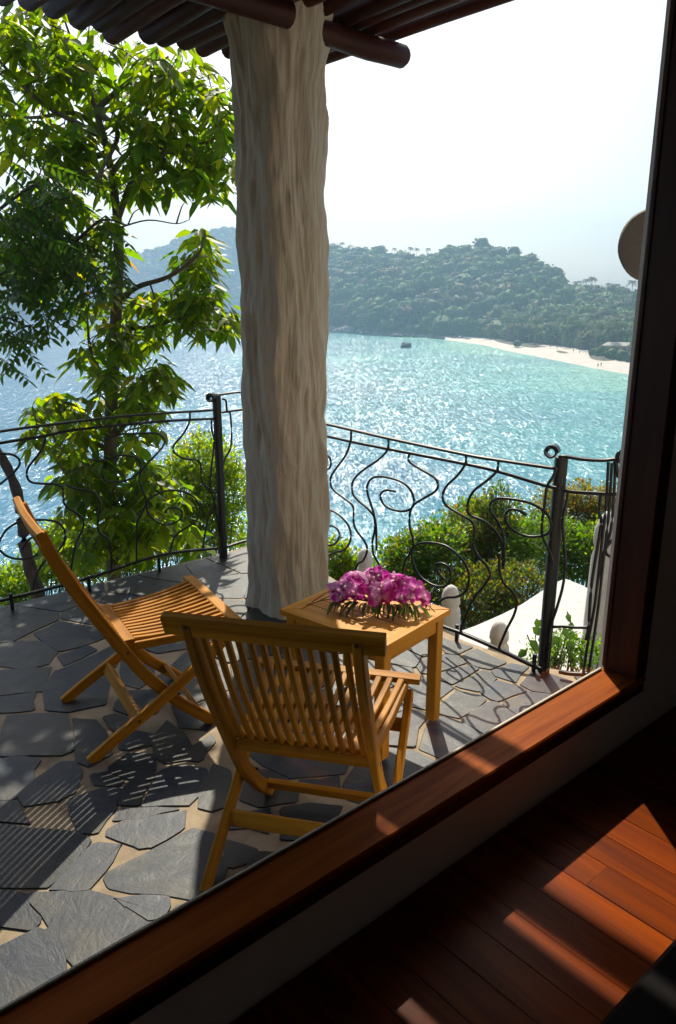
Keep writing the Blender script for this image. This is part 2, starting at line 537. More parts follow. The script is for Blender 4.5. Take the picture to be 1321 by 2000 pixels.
# ------------------------------------------------------------------ sea
def sea_mat():
    m, n, b, _ = newmat('sea_water')
    tc = n.nodes.new('ShaderNodeTexCoord')
    sep = n.nodes.new('ShaderNodeSeparateXYZ'); n.links.new(tc.outputs['Object'], sep.inputs[0])
    # distance to the line of the beach, so the shallows turn pale
    A = pz(900, 668, SEA); B = pz(1240, 730, SEA)
    nb = np.array([-(B-A)[1], (B-A)[0]]); nb /= np.linalg.norm(nb)
    vn = nd(n, 'ShaderNodeVectorMath', operation='DOT_PRODUCT')
    n.links.new(tc.outputs['Object'], vn.inputs[0]); vn.inputs[1].default_value = (nb[0], nb[1], 0)
    off = float(nb @ A[:2])
    sub = nd(n, 'ShaderNodeMath', operation='SUBTRACT', n_1=off); n.links.new(vn.outputs['Value'], sub.inputs[0])
    ab = nd(n, 'ShaderNodeMath', operation='ABSOLUTE'); n.links.new(sub.outputs[0], ab.inputs[0])
    patch = noise(n, mapping(n, 'Object', (.010, .016, .01)), 1.0, 4, .6)
    pm = nd(n, 'ShaderNodeMath', operation='MULTIPLY_ADD', n_1=260.0, n_2=-130.0); n.links.new(patch, pm.inputs[0])
    sm = nd(n, 'ShaderNodeMath', operation='ADD'); n.links.new(ab.outputs[0], sm.inputs[0]); n.links.new(pm.outputs[0], sm.inputs[1])
    nrm = nd(n, 'ShaderNodeMath', operation='DIVIDE', n_1=420.0); n.links.new(sm.outputs[0], nrm.inputs[0])
    c = ramp(n, nrm.outputs[0], [(0.0, (.15, .42, .33)), (.10, (.042, .29, .30)), (.35, (.018, .145, .245)), (.8, (.008, .072, .17))])
    n.links.new(c, b.inputs['Base Color'])
    b.inputs['Roughness'].default_value = .15
    b.inputs['IOR'].default_value = 1.33
    v = mapping(n, 'Object', (1, 1, 1))
    w1 = noise(n, mapping(n, 'Object', (.35, .55, 1)), 1.0, 6, .62, .3)
    w2 = noise(n, v, 3.0, 5, .6, .2)
    w0 = noise(n, mapping(n, 'Object', (.06, .10, 1)), 1.0, 3, .5)
    a = nd(n, 'ShaderNodeMath', operation='MULTIPLY_ADD', n_1=.28); n.links.new(w2, a.inputs[0]); n.links.new(w1, a.inputs[2])
    a2 = nd(n, 'ShaderNodeMath', operation='MULTIPLY_ADD', n_1=1.5); n.links.new(w0, a2.inputs[0]); n.links.new(a.outputs[0], a2.inputs[2])
    bp = bump(n, a2.outputs[0], 1.0, .30, b)
    # small facets of chop that catch the sun
    acc = None
    for sx_, sy_, amp in ((3.4, .85, .41), (1.0, .25, .17)):
        vo = nd(n, 'ShaderNodeTexVoronoi', i_Scale=1.0)
        n.links.new(mapping(n, 'Object', (sx_, sy_, 1)), vo.inputs['Vector'])
        sb = nd(n, 'ShaderNodeVectorMath', operation='SUBTRACT'); n.links.new(vo.outputs['Color'], sb.inputs[0]); sb.inputs[1].default_value = (.5, .5, .5)
        ml = nd(n, 'ShaderNodeVectorMath', operation='MULTIPLY'); n.links.new(sb.outputs[0], ml.inputs[0]); ml.inputs[1].default_value = (amp, amp, 0)
        if acc is None: acc = ml.outputs[0]
        else:
            ad = nd(n, 'ShaderNodeVectorMath', operation='ADD'); n.links.new(acc, ad.inputs[0]); n.links.new(ml.outputs[0], ad.inputs[1]); acc = ad.outputs[0]
    ad = nd(n, 'ShaderNodeVectorMath', operation='ADD'); n.links.new(acc, ad.inputs[0]); ad.inputs[1].default_value = (0, 0, 1)
    no = nd(n, 'ShaderNodeVectorMath', operation='NORMALIZE'); n.links.new(ad.outputs[0], no.inputs[0])
    n.links.new(no.outputs[0], bp.inputs['Normal'])
    return m
M['sea'] = sea_mat()
me = bpy.data.meshes.new('sea')
me.from_pydata([(-1900, 18, SEA), (1500, 18, SEA), (1500, 1900, SEA), (-1900, 1900, SEA)], [], [(0, 1, 2, 3)])
me.materials.append(M['sea'])
tag(link('sea', me), kind='structure')
me = bpy.data.meshes.new('seabed_ground')
me.from_pydata([(-1950, -250, SEA-.6), (1550, -250, SEA-.6), (1550, 1950, SEA-.6), (-1950, 1950, SEA-.6)], [], [(0, 1, 2, 3)])
me.materials.append(M['soil'])
tag(link('ground', me), kind='structure')

# ------------------------------------------------------------------ far land
def interp(tab, u):
    return float(np.interp(u, [t[0] for t in tab], [t[1] for t in tab]))
def hdir(u):
    d = np.array([(u - 660.5) / F, 1.0 / math.cos(PITCH)]); return d / np.linalg.norm(d)
def elev(v, u=660):
    d = ray(u, v); return d[2] / math.hypot(d[0], d[1])
WATER = [(200, 634), (640, 648), (700, 652), (760, 657), (840, 660), (890, 663), (950, 668), (1000, 680), (1100, 697), (1170, 711), (1240, 722), (1350, 742), (1500, 775)]
SKYL = [(540, 628), (570, 590), (600, 535), (640, 488), (660, 484), (700, 489), (760, 497), (800, 505), (840, 501), (880, 493), (905, 484), (930, 480), (965, 484), (1010, 498), (1040, 511), (1080, 527), (1120, 556), (1150, 570), (1200, 568), (1260, 570), (1400, 568), (1500, 560)]
DEPTH = [(200, 300), (640, 300), (800, 280), (930, 260), (1040, 240), (1120, 220), (1200, 200), (1500, 200)]
def head_r0(u):
    p = pz(u, interp(WATER, u), SEA); return math.hypot(p[0], p[1])
def bank(u):            # flat strip of land between the water and the foot of the slope
    return float(np.interp(u, [640, 850, 905, 960, 1100, 1240, 1500], [2, 6, 28, 60, 110, 120, 120]))
def head_pt(u, t):
    """t: 0 at the water, 1 at the ridge, above 1 behind it"""
    r0 = head_r0(u); D = interp(DEPTH, u); bk = bank(u)
    r1 = r0 + bk + D
    zr = H + r1 * elev(interp(SKYL, u), u) - 5.0
    if t <= 1:
        r = r0 + (bk + D) * t
        s = max(0.0, (r - r0 - bk) / D)
        z = SEA + .1 + 1.6 * min(1, (r - r0) / 25.0) + (zr - SEA - 1.7) * s ** float(np.interp(u, [830, 960], [.72, .95]))
        k = min(1, (r - r0) / 40.0)
        z += k * 3.0 * mnoise.noise(Vector((u * .02, r * .02, 1.3)))
    else:
        r = r1 + (t - 1) * 500
        z = zr - (t - 1) * 90
    d = hdir(u)
    return np.array([d[0] * r, d[1] * r, z])
us = np.linspace(545, 1600, 130); ts = list(np.linspace(0, 1, 34)) + [1.1, 1.3, 1.7]
V = [head_pt(u, t) for u in us for t in ts]
nT = len(ts)
Fq = [(i*nT+j, (i+1)*nT+j, (i+1)*nT+j+1, i*nT+j+1) for i in range(len(us)-1) for j in range(nT-1)]
def landmat():
    m, n, b, _ = newmat('wooded_ground')
    g = noise(n, mapping(n, 'Object'), .06, 5)
    n.links.new(ramp(n, g, [(.35, (.035, .045, .018)), (.6, (.07, .06, .03)), (.75, (.14, .10, .06))]), b.inputs['Base Color'])
    b.inputs['Roughness'].default_value = .95
    return m
M['land'] = landmat()
tag(link('headland_hill', npmesh('headland_hill', V, Fq, M['land'], smooth=True)), kind='structure')

FAR_W = [(-600, 628), (110, 625), (300, 619), (470, 613), (640, 611), (900, 611)]
FAR_S = [(-600, 540), (0, 520), (200, 508), (265, 500), (300, 494), (335, 478), (370, 460), (405, 452), (432, 451), (470, 450), (540, 462), (600, 490), (660, 520), (900, 560)]
def far_pt(u, t):
    p = pz(u, interp(FAR_W, u), SEA); r0 = min(1350, math.hypot(p[0], p[1]))
    D = 330
    zr = H + (r0 + D) * elev(interp(FAR_S, u), u) - 6
    if t <= 1:
        r = r0 + D * t
        z = SEA + .2 + (zr - SEA) * t ** .8 + min(1, t * 5) * 6 * mnoise.noise(Vector((u * .012, r * .01, 7)))
    else:
        r = r0 + D + (t - 1) * 200; z = zr - (t - 1) * 80
    d = hdir(u)
    return np.array([d[0] * r, d[1] * r, z])
us2 = np.linspace(-500, 800, 90); ts2 = list(np.linspace(0, 1, 22)) + [1.3]
V = [far_pt(u, t) for u in us2 for t in ts2]; nT = len(ts2)
Fq = [(i*nT+j, (i+1)*nT+j, (i+1)*nT+j+1, i*nT+j+1) for i in range(len(us2)-1) for j in range(nT-1)]
tag(link('far_hill', npmesh('far_hill', V, Fq, M['land'], smooth=True)), kind='structure')

# tree crowns massed on the hills
def crown_proto(seed, nq=55, sub=2):
    r = np.random.default_rng(seed)
    bm = bmesh.new(); bmesh.ops.create_icosphere(bm, subdivisions=sub, radius=1.0)
    P = []; 
    for v_ in bm.verts:
        k = .80 + .34 * mnoise.noise(v_.co * 1.7 + Vector((seed * 3.1, 0, 0))) + .16 * mnoise.noise(v_.co * 4.5 + Vector((0, seed, 0)))
        P.append((v_.co * k)[:])
    T = [[q.index for q in f.verts] for f in bm.faces]
    bm.free()
    P = np.array(P); T = [list(t) + [t[2]] for t in T]
    n0 = len(P)
    d = r.normal(size=(nq, 3)); d /= np.linalg.norm(d, axis=1)[:, None]; d[:, 2] = np.abs(d[:, 2]) * .9 - .1
    c = d * r.uniform(.72, 1.12, (nq, 1))
    a = r.normal(size=(nq, 3)); a /= np.linalg.norm(a, axis=1)[:, None]
    b_ = np.cross(a, r.normal(size=(nq, 3))); b_ /= np.linalg.norm(b_, axis=1)[:, None]
    s = r.uniform(.10, .24, (nq, 1))
    Q = np.stack([c - a*s, c - b_*s*.7, c + a*s, c + b_*s*.7], 1).reshape(-1, 3)
    Fc = (np.arange(nq * 4).reshape(nq, 4) + n0)
    # triangles of the core become quads by repeating nothing: keep separate arrays
    return P, np.array([t[:3] for t in T]), Q, Fc - n0
protos = [crown_proto(s) for s in range(7)]
def crowns(name, pts, sizes, tints, squash=.85):
    Vt, Ft, Ct, Vq, Fq_, Cq = [], [], [], [], [], []
    ot = oq = 0
    for p, s, c in zip(pts, sizes, tints):
        P, T, Q, FQ = protos[int(rng.integers(len(protos)))]
        a = rng.uniform(0, 6.28); co, si = math.cos(a), math.sin(a)
        Rm = np.array([[co, -si, 0], [si, co, 0], [0, 0, squash * rng.uniform(.85, 1.25)]])
        sx = s * rng.uniform(.85, 1.15)
        A = (P @ Rm.T) * sx + p; B = (Q @ Rm.T) * sx + p
        Vt.append(A); Ft.append(T + ot); ot += len(A)
        Vq.append(B); Fq_.append(FQ + oq); oq += len(B)
        Ct.append(np.tile(c, (len(A), 1)) * rng.uniform(.9, 1.1)); Cq.append(np.repeat(np.clip(c * rng.uniform(.75, 1.3, (len(FQ), 1)), 0, 1), 4, 0))
    # one mesh: triangles as degenerate-free separate object data merged through two npmeshes joined
    Va = np.vstack(Vt + Vq); Ca = np.vstack(Ct + Cq)
    FT = np.vstack(Ft); FQ = np.vstack(Fq_) + ot
    FQt = np.vstack([FQ[:, [0, 1, 2]], FQ[:, [0, 2, 3]]])
    return npmesh(name, Va, np.vstack([FT, FQt]), M['far'], Ca)
GREENS = np.array([(.040, .085, .016), (.060, .12, .030), (.022, .050, .022), (.085, .14, .035), (.10, .10, .045), (.13, .095, .055), (.15, .10, .06), (.055, .09, .03)])
def tintpick(n, warm=.3):
    idx = np.where(rng.random(n) < warm, rng.integers(4, 7, n), rng.choice([0, 1, 2, 3, 7], n))
    return GREENS[idx] * rng.uniform(.75, 1.25, (n, 1))
pts, sz = [], []
for k in range(3300):
    u = rng.uniform(572, 1330)
    t = rng.uniform(0, 1.06) ** .85
    r0 = head_r0(u); bk = bank(u); D = interp(DEPTH, u)
    tmin = (bk * .55 + 3) / (bk + D) if u > 880 else 8 / (bk + D)
    t = max(t, tmin * rng.uniform(1.0, 1.25))
    p = head_pt(u, min(t, 1.06))
    s = (rng.uniform(2.2, 5.5) if rng.random() < .7 else rng.uniform(5.5, 9.5)) * (.9 if u > 1000 else 1.1)
    if t > .93: s *= rng.uniform(.5, 1.15)
    p[2] += s * .55
    pts.append(p); sz.append(s)
u_arr = np.array([p[0] for p in pts])
tc_ = tintpick(len(pts), .12)
for i_, p_ in enumerate(pts):
    q_ = mnoise.noise(Vector((p_[0] * .022, p_[1] * .022, 3)))
    if q_ > .18: tc_[i_] = tc_[i_] * .5 + np.array((.10, .08, .05)) * .5
    elif q_ < -.12: tc_[i_] = tc_[i_] * .5 + np.array((.05, .105, .022)) * .5
tag(link('headland_forest', crowns('headland_forest', pts, sz, tc_)), 'dense hazy forest of rounded tree crowns covering the headland above the beach', 'forest', kind='stuff')
pts, sz = [], []
for k in range(2200):
    u = rng.uniform(-60, 640); t = rng.uniform(0.01, 1.03)
    p = far_pt(u, min(1.0, t)); s = rng.uniform(6, 11); p[2] += s * .4
    pts.append(p); sz.append(s)
tag(link('far_hill_forest', crowns('far_hill_forest', pts, sz, tintpick(len(pts), .15))), 'pale blue wooded hillside across the water behind the leafy tree', 'forest', kind='stuff')

# beach
bu = np.linspace(872, 1560, 70)
V = []; rows = [-.03, 0, .12, .35, .7, 1.0]
for u in bu:
    p0 = pz(u, interp([(872, 664), (890, 666), (950, 674), (1000, 686), (1100, 705), (1170, 719), (1240, 731), (1350, 752), (1560, 800)], u), SEA)
    p1 = pz(u, interp([(872, 661), (890, 657), (950, 662), (1000, 668), (1100, 681), (1170, 692), (1240, 702), (1350, 722), (1560, 760)], u), SEA)
    r0 = math.hypot(p0[0], p0[1]); r1 = max(r0 + 3, math.hypot(p1[0], p1[1]))
    d = hdir(u)
    for q in rows:
        r = r0 + (r1 - r0) * q if q < 1 else r1 + 45
        wob = 1.5 * mnoise.noise(Vector((u * .03, q, 0))) if q < .2 else 0
        V.append((d[0]*(r+wob), d[1]*(r+wob), SEA + (-.15 if q < 0 else .03 + 2.3 * min(1, q) ** .8)))
nT = len(rows)
Fq = [(i*nT+j, (i+1)*nT+j, (i+1)*nT+j+1, i*nT+j+1) for i in range(len(bu)-1) for j in range(nT-1)]
tag(link('beach', npmesh('beach', V, Fq, M['sand'], smooth=True)), kind='structure')

# rocks along the waterline
def rock_mesh(seed, mat, sub=3):
    bm = bmesh.new(); bmesh.ops.create_icosphere(bm, subdivisions=sub, radius=1.0)
    for v_ in bm.verts:
        v_.co *= .85 + .3 * mnoise.noise(v_.co * 1.3 + Vector((seed * 5.0, 0, 0))) + .1 * mnoise.noise(v_.co * 4 + Vector((seed, 0, 0)))
        if v_.co.z < -.3: v_.co.z = -.3 + (v_.co.z + .3) * .2
    me_ = bpy.data.meshes.new('boulder'); bm.to_mesh(me_); bm.free()
    me_.materials.append(mat); return me_
rk = [rock_mesh(i, M['rock'], 2) for i in range(4)] + [rock_mesh(9, M['dark_rock'], 2), rock_mesh(8, M['dark_rock'], 2)]
for k in range(95):
    u = (rng.uniform(640, 905) if k < 66 else rng.uniform(862, 925)) if k < 80 else rng.uniform(100, 300)
    if k < 80:
        r = head_r0(u) + rng.uniform(-3, 9 if u < 780 else 5); d = hdir(u)
        s = rng.uniform(1.2, 3.4) * (2.0 if u < 715 and rng.random() < .5 else 1.1 if u < 780 else .75); me_ = rk[int(rng.integers(4 if rng.random() < .55 else 6))]
    else:
        p = far_pt(u, 0); r = math.hypot(p[0], p[1]) - rng.uniform(0, 12); d = hdir(u); s = rng.uniform(5, 9); me_ = rk[5]
    o = link('boulder', me_, loc=(d[0]*r, d[1]*r, SEA + s * .12 + max(0, (r - head_r0(u))) * .25 * (k < 80)))
    o.scale = (s * rng.uniform(.9, 1.8), s, s * rng.uniform(.6, .95)); o.rotation_euler = (0, 0, rng.uniform(0, 6))
    if k < 80: tag(o, 'weathered boulder among the rocks along the foot of the headland', 'rock', 'boulders along the headland shore')
    else: tag(o, 'dark boulder at the waterline of the far hill behind the trees', 'rock', 'boulders below the far hill')
p = pz(793, 679, SEA)
o = link('islet_rock', rock_mesh(21, M['dark_rock'], 3), loc=(p[0], p[1], SEA + .6)); o.scale = (3.6, 2.6, 2.9)
tag(o, 'dark lone rock standing in the bay off the headland', 'rock')

# palms
def palm_meshes(seed, h=11.0, big=1.0):
    r = np.random.default_rng(seed)
    lean = r.uniform(-.6, .6); mb = MB()
    path = [(lean * (t ** 1.6) * 2, .3 * math.sin(t * 2) * lean, h * t) for t in np.linspace(0, 1, 7)]
    mb.tube(path, .22, 6, [1.3, 1.0, .9, .85, .8, .75, .7])
    tm = mb.mesh('trunk', M['palm_bark'], True)
    top = np.array(path[-1])
    V, Fc, Cc = [], [], []
    for k in range(18):
        a = k * 2.4 + r.uniform(-.2, .2); e0 = r.uniform(-.1, 1.1); L = r.uniform(3.2, 4.4) * big
        p_ = top.copy(); dr = np.array([math.cos(a), math.sin(a), 0]); sdv = np.array([-math.sin(a), math.cos(a), 0])
        e = e0; segs = 7; col = np.array((.075, .105, .03)) * r.uniform(.7, 1.35)
        for q in range(segs):
            st = L / segs
            nx = p_ + (dr * math.cos(e) + np.array([0, 0, math.sin(e)])) * st
            wv = .75 * math.sin(math.pi * (q + .6) / (segs + .6)) * big + .08
            for sg in (-1, 1):
                for h2 in (0, .5):       # separated leaflets
                    a0 = p_ + (nx - p_) * h2; a1 = p_ + (nx - p_) * (h2 + .40)
                    tip = a1 + sdv * sg * wv + dr * .22 - np.array([0, 0, wv * .55])
                    b_ = len(V); V += [a0, a1, tip + (a1 - a0) * .2, tip]; Fc.append((b_, b_+1, b_+2, b_+3)); Cc += [col] * 4
            p_ = nx; e -= .30
    cm = npmesh('crown', np.array(V), np.array(Fc), M['far'], np.array(Cc))
    return tm, cm, top
PM = [palm_meshes(s, hh) for s, hh in ((1, 11), (2, 13), (3, 9), (4, 12))]
def palm(p, rz, s, label, group):
    e = empty('palm_tree', tuple(p), rz); e.scale = (s, s, s)
    tm, cm, _ = PM[int(rng.integers(len(PM)))]
    link('trunk', tm, e); link('crown', cm, e)
    tag(e, label, 'palm tree', group)
ORD = ['first', 'second', 'third', 'fourth', 'fifth', 'sixth', 'seventh', 'eighth', 'ninth', 'tenth']
for i_, u in enumerate((652, 668, 685, 712, 745, 770, 800, 812, 836, 873)):
    p = head_pt(u, .98); s = float(rng.uniform(.95, 1.35))
    palm(p, rng.uniform(0, 6), s, ORD[i_] + ' hazy palm from the column along the ridge of the headland', 'palms along the left ridge of the headland')
for i_, u in enumerate((1143, 1154)):
    palm(head_pt(u, .93), rng.uniform(0, 6), 1.35, ('left' if i_ == 0 else 'right') + ' palm of the tall pair above the dip in the ridge', 'pair of palms on the ridge dip')
for i_, u in enumerate((1128, 1188, 1206, 1214, 1235, 1247)):
    palm(head_pt(u, .90), rng.uniform(0, 6), float(rng.uniform(1.0, 1.4)), ORD[i_] + ' palm from the left on the low ridge beside the plaster disc', 'palms on the low ridge by the window frame')
for k in range(120):
    u = rng.uniform(985, 1330); r = head_r0(u) + bank(u) * rng.uniform(.35, 1.3); d = hdir(u)
    t = (r - head_r0(u)) / (bank(u) + interp(DEPTH, u)); z = head_pt(u, t)[2]
    palm((d[0]*r, d[1]*r, z), rng.uniform(0, 6), float(rng.uniform(.85, 1.25)), 'coconut palm in the grove behind the white beach', 'coconut palms behind the beach')

# bushes behind the sand, beach buildings, people
for i, (u, v, s) in enumerate([(1175, 697, 4.0), (1195, 700, 4.4), (1215, 703, 3.2), (1160, 694, 2.8), (1232, 706, 2.5), (908, 632, 5.5), (1010, 676, 3.0), (1095, 672, 4.5), (955, 640, 5.0)]):
    p = pz(u, v, SEA + 1.6)
    if v < 660:
        p = head_pt(u, .16)
    o = link('beach_shrub', crowns('beach_shrub', [np.array([0, 0, s*.45])], [s], [np.array((.045, .085, .02)) * (1.8 if i in (5, 8) else 1.0)]), loc=tuple(p))
    lab = {5: 'bright green rounded tree at the left end of the beach', 8: 'pale green rounded tree in the forest above the end of the beach', 7: 'yellowish green shrub below the palm grove at the middle of the beach', 6: 'small shrub on the upper sand at the narrow end of the beach'}.get(i)
    if lab: tag(o, lab, 'shrub')
    else: tag(o, 'dark green shrub in the clump on the sand near the window frame', 'shrub', 'dark shrubs on the sand by the window frame')
def hut(name, u, t, sx, sy, sz, wall, label, far=False, dz=0.0, nwin=3):
    p = far_pt(u, t) if far else head_pt(u, t)
    p[2] += dz
    th = math.atan2(hdir(u)[1], hdir(u)[0]) - math.pi/2
    e = empty(name, tuple(p), th)
    MB().box((0, 0, sz/2), sx, sy, sz).build('wall', wall, e)
    rm = MB(); a, b, h0, h1 = sx/2+.6, sy/2+.6, sz, sz + sz * .45
    rm.add([(-a, -b, h0), (a, -b, h0), (a, b, h0), (-a, b, h0), (-a*.7, 0, h1), (a*.7, 0, h1)], [(0, 1, 5, 4), (1, 2, 5), (2, 3, 4, 5), (3, 0, 4), (3, 2, 1, 0)])
    rm.build('roof', M['houseroof'], e)
    for k in range(nwin):
        x = -sx/2 + sx * (k + .5) / nwin
        MB().box((x, -sy/2 - .03, sz * .5), sx / nwin * .45, .12, sz * .5).build('window', M['housedark'], e)
    tag(e, label, 'house')
hut('beach_house', 1222, .19, 16, 6, 3.4, M['ochre'], 'low ochre beach building half hidden behind palms by the window frame', nwin=6)
hut('ridge_house', 693, .93, 12, 8, 7, M['housewhite'], 'pale house among the palms on the left ridge of the headland', dz=2)
hut('white_house', 431, .52, 34, 12, 7, M['housewhite'], 'long white house on the far hillside just left of the column', True, 9, 5)
hut('white_house', 425, .62, 12, 10, 6, M['housewhite'], 'small white house highest on the far hillside left of the column', True, 10, 2)
hut('white_house', 449, .30, 22, 10, 6, M['housewhite'], 'lower pale house on the far hillside touching the column edge', True, 9, 3)
# people on the sand and swimmers
def person_mesh(pose):
    J = {'pel': (0, 0, .95), 'chest': (0, 0, 1.3), 'neck': (0, 0, 1.5), 'head': (0, .01, 1.65), 'ls': (-.19, 0, 1.42), 'rs': (.19, 0, 1.42), 'le': (-.27, .03, 1.14), 're': (.27, .03, 1.14), 'lh': (-.26, .10, .88), 'rh': (.26, .10, .88),
         'lp': (-.09, 0, .9), 'rp': (.09, 0, .9), 'lk': (-.11, .04, .5), 'rk': (.11, -.02 - .1*pose, .5), 'la': (-.11, 0, .08), 'ra': (.12, -.15*pose, .08), 'lt': (-.12, .16, .03), 'rt': (.13, .16 - .15*pose, .03)}
    Rr = {'pel': .14, 'chest': .155, 'neck': .06, 'head': .11, 'ls': .06, 'rs': .06, 'le': .045, 're': .045, 'lh': .035, 'rh': .035, 'lp': .09, 'rp': .09, 'lk': .06, 'rk': .06, 'la': .045, 'ra': .045, 'lt': .035, 'rt': .035}
    Ed = [('pel', 'chest'), ('chest', 'neck'), ('neck', 'head'), ('chest', 'ls'), ('ls', 'le'), ('le', 'lh'), ('chest', 'rs'), ('rs', 're'), ('re', 'rh'), ('pel', 'lp'), ('lp', 'lk'), ('lk', 'la'), ('la', 'lt'), ('pel', 'rp'), ('rp', 'rk'), ('rk', 'ra'), ('ra', 'rt')]
    ks = list(J); me_ = bpy.data.meshes.new('person')
    me_.from_pydata([J[k] for k in ks], [(ks.index(a), ks.index(b)) for a, b in Ed], [])
    o = bpy.data.objects.new('person_build', me_); COL.objects.link(o)
    o.modifiers.new('skin', 'SKIN'); sv = me_.skin_vertices[0].data
    for i, k in enumerate(ks): sv[i].radius = (Rr[k], Rr[k]); sv[i].use_root = (i == 0)
    s_ = o.modifiers.new('sub', 'SUBSURF'); s_.levels = 1; s_.render_levels = 1
    dg = bpy.context.evaluated_depsgraph_get()
    ev = bpy.data.meshes.new_from_object(o.evaluated_get(dg))
    bpy.data.objects.remove(o)
    ev.materials.clear(); ev.materials.append(M['skin'])
    return ev
pmesh = [person_mesh(0), person_mesh(1)]
sh = MB(); sh.tube([(0, 0, 1.02), (0, 0, .74)], .165, 8, [1, 1.12])
shm = sh.mesh('shorts', M['cloth_dark'])
def person(u, v, z, label, group=None, k=0, sc=1.0):
    p = pz(u, v, z)
    o = link('person', pmesh[k], loc=tuple(p)); o.rotation_euler = (0, 0, rng.uniform(0, 6))
    o.scale = (sc, sc, sc)
    c = link('shorts', shm, o)
    tag(o, label, 'person', group)
person(1168, 718, SEA + .45, 'person standing at the water edge, left of the two on the sand', None, 0)
person(1174, 716, SEA + .5, 'person in mid stride at the water edge, right of the two on the sand', None, 1)
for u, v in [(1046, 708), (1052, 712), (1034, 710), (1075, 709), (1080, 712), (1064, 704), (925, 706)]:
    person(u, v, SEA - 1.15, 'swimmer with head and shoulders above the shallow water off the beach', 'swimmers in the shallows', 0)
for u, v in [(960, 662.5), (1020, 671), (1075, 679), (1088, 682), (1120, 688), (1132, 691), (1150, 694)]:
    person(u, v, SEA + 1.9, 'small figure near the shrubs at the top of the sand', 'people scattered along the upper beach', int(rng.integers(2)))

# ------------------------------------------------------------------ near slope below the terrace
V, Fq = [], []
xs = np.linspace(-16, 16, 60); ys = np.linspace(2.2, 46, 60)
def slope_z(x, y):
    q = y + .25 * x + (0 if x < 0 else .1 * x)
    z = -1.75 - .40 * max(0, q - 4.5) - .012 * max(0, q - 7) ** 2 - .012 * max(0, q - 12) ** 1.7
    return max(SEA - .5, z + .25 * mnoise.noise(Vector((x * .5, y * .5, 0))))
for x in xs:
    for y in ys: V.append((x, y, slope_z(x, y)))
nT = len(ys)
Fq = [(i*nT+j, (i+1)*nT+j, (i+1)*nT+j+1, i*nT+j+1) for i in range(len(xs)-1) for j in range(nT-1)]
tag(link('hillside_ground', npmesh('hillside_ground', V, Fq, M['soil'], smooth=True)), kind='structure')
# ------------------------------------------------------------------ leaves
def unit(a):
    return a / np.maximum(1e-9, np.linalg.norm(a, axis=-1, keepdims=True))
def leaves(Cn, ax, nr, L, W, tint, sag=.25):
    """N curved leaves of 8 triangles each"""
    N = len(Cn); ax = unit(ax); sd_ = unit(np.cross(ax, nr)); nr = np.cross(sd_, ax)
    L = np.broadcast_to(L, (N,))[:, None]; W = np.broadcast_to(W, (N,))[:, None]
    g = np.array([0, 0, -1.0])
    def P(t, s, h): return Cn + ax * L * t + sd_ * W * s + nr * W * h + g * L * sag * t * t
    V = np.stack([P(0, 0, 0), P(.32, -.46, .10), P(.32, 0, -.04), P(.32, .46, .10), P(.66, -.36, .06), P(.66, 0, -.04), P(.66, .36, .06), P(1.0, 0, 0)], 1)
    T = np.array([(0, 2, 1), (0, 3, 2), (1, 2, 5), (1, 5, 4), (2, 3, 6), (2, 6, 5), (4, 5, 7), (5, 6, 7)])
    Fi = (T[None] + (np.arange(N) * 8)[:, None, None]).reshape(-1, 3)
    return V.reshape(-1, 3), Fi, np.repeat(tint, 8, 0)
def small_leaves(Cn, ax, nr, L, W, tint):
    N = len(Cn); ax = unit(ax); sd_ = unit(np.cross(ax, nr)); nr = np.cross(sd_, ax)
    L = np.broadcast_to(L, (N,))[:, None]; W = np.broadcast_to(W, (N,))[:, None]
    V = np.stack([Cn, Cn + ax*L*.5 - sd_*W*.5 + nr*W*.12, Cn + ax*L, Cn + ax*L*.5 + sd_*W*.5 + nr*W*.12], 1)
    T = np.array([(0, 2, 1), (0, 3, 2)])
    Fi = (T[None] + (np.arange(N) * 4)[:, None, None]).reshape(-1, 3)
    return V.reshape(-1, 3), Fi, np.repeat(tint, 4, 0)
def tints(n, base, var=.3, alt=None, palt=0.0):
    t = np.tile(np.array(base), (n, 1)) * rng.uniform(1-var, 1+var, (n, 1))
    t[:, 0] *= rng.uniform(.75, 1.25, n)
    if alt is not None:
        m_ = rng.random(n) < palt
        t[m_] = np.array(alt)[rng.integers(len(alt), size=m_.sum())] * rng.uniform(.8, 1.2, (m_.sum(), 1))
    return t

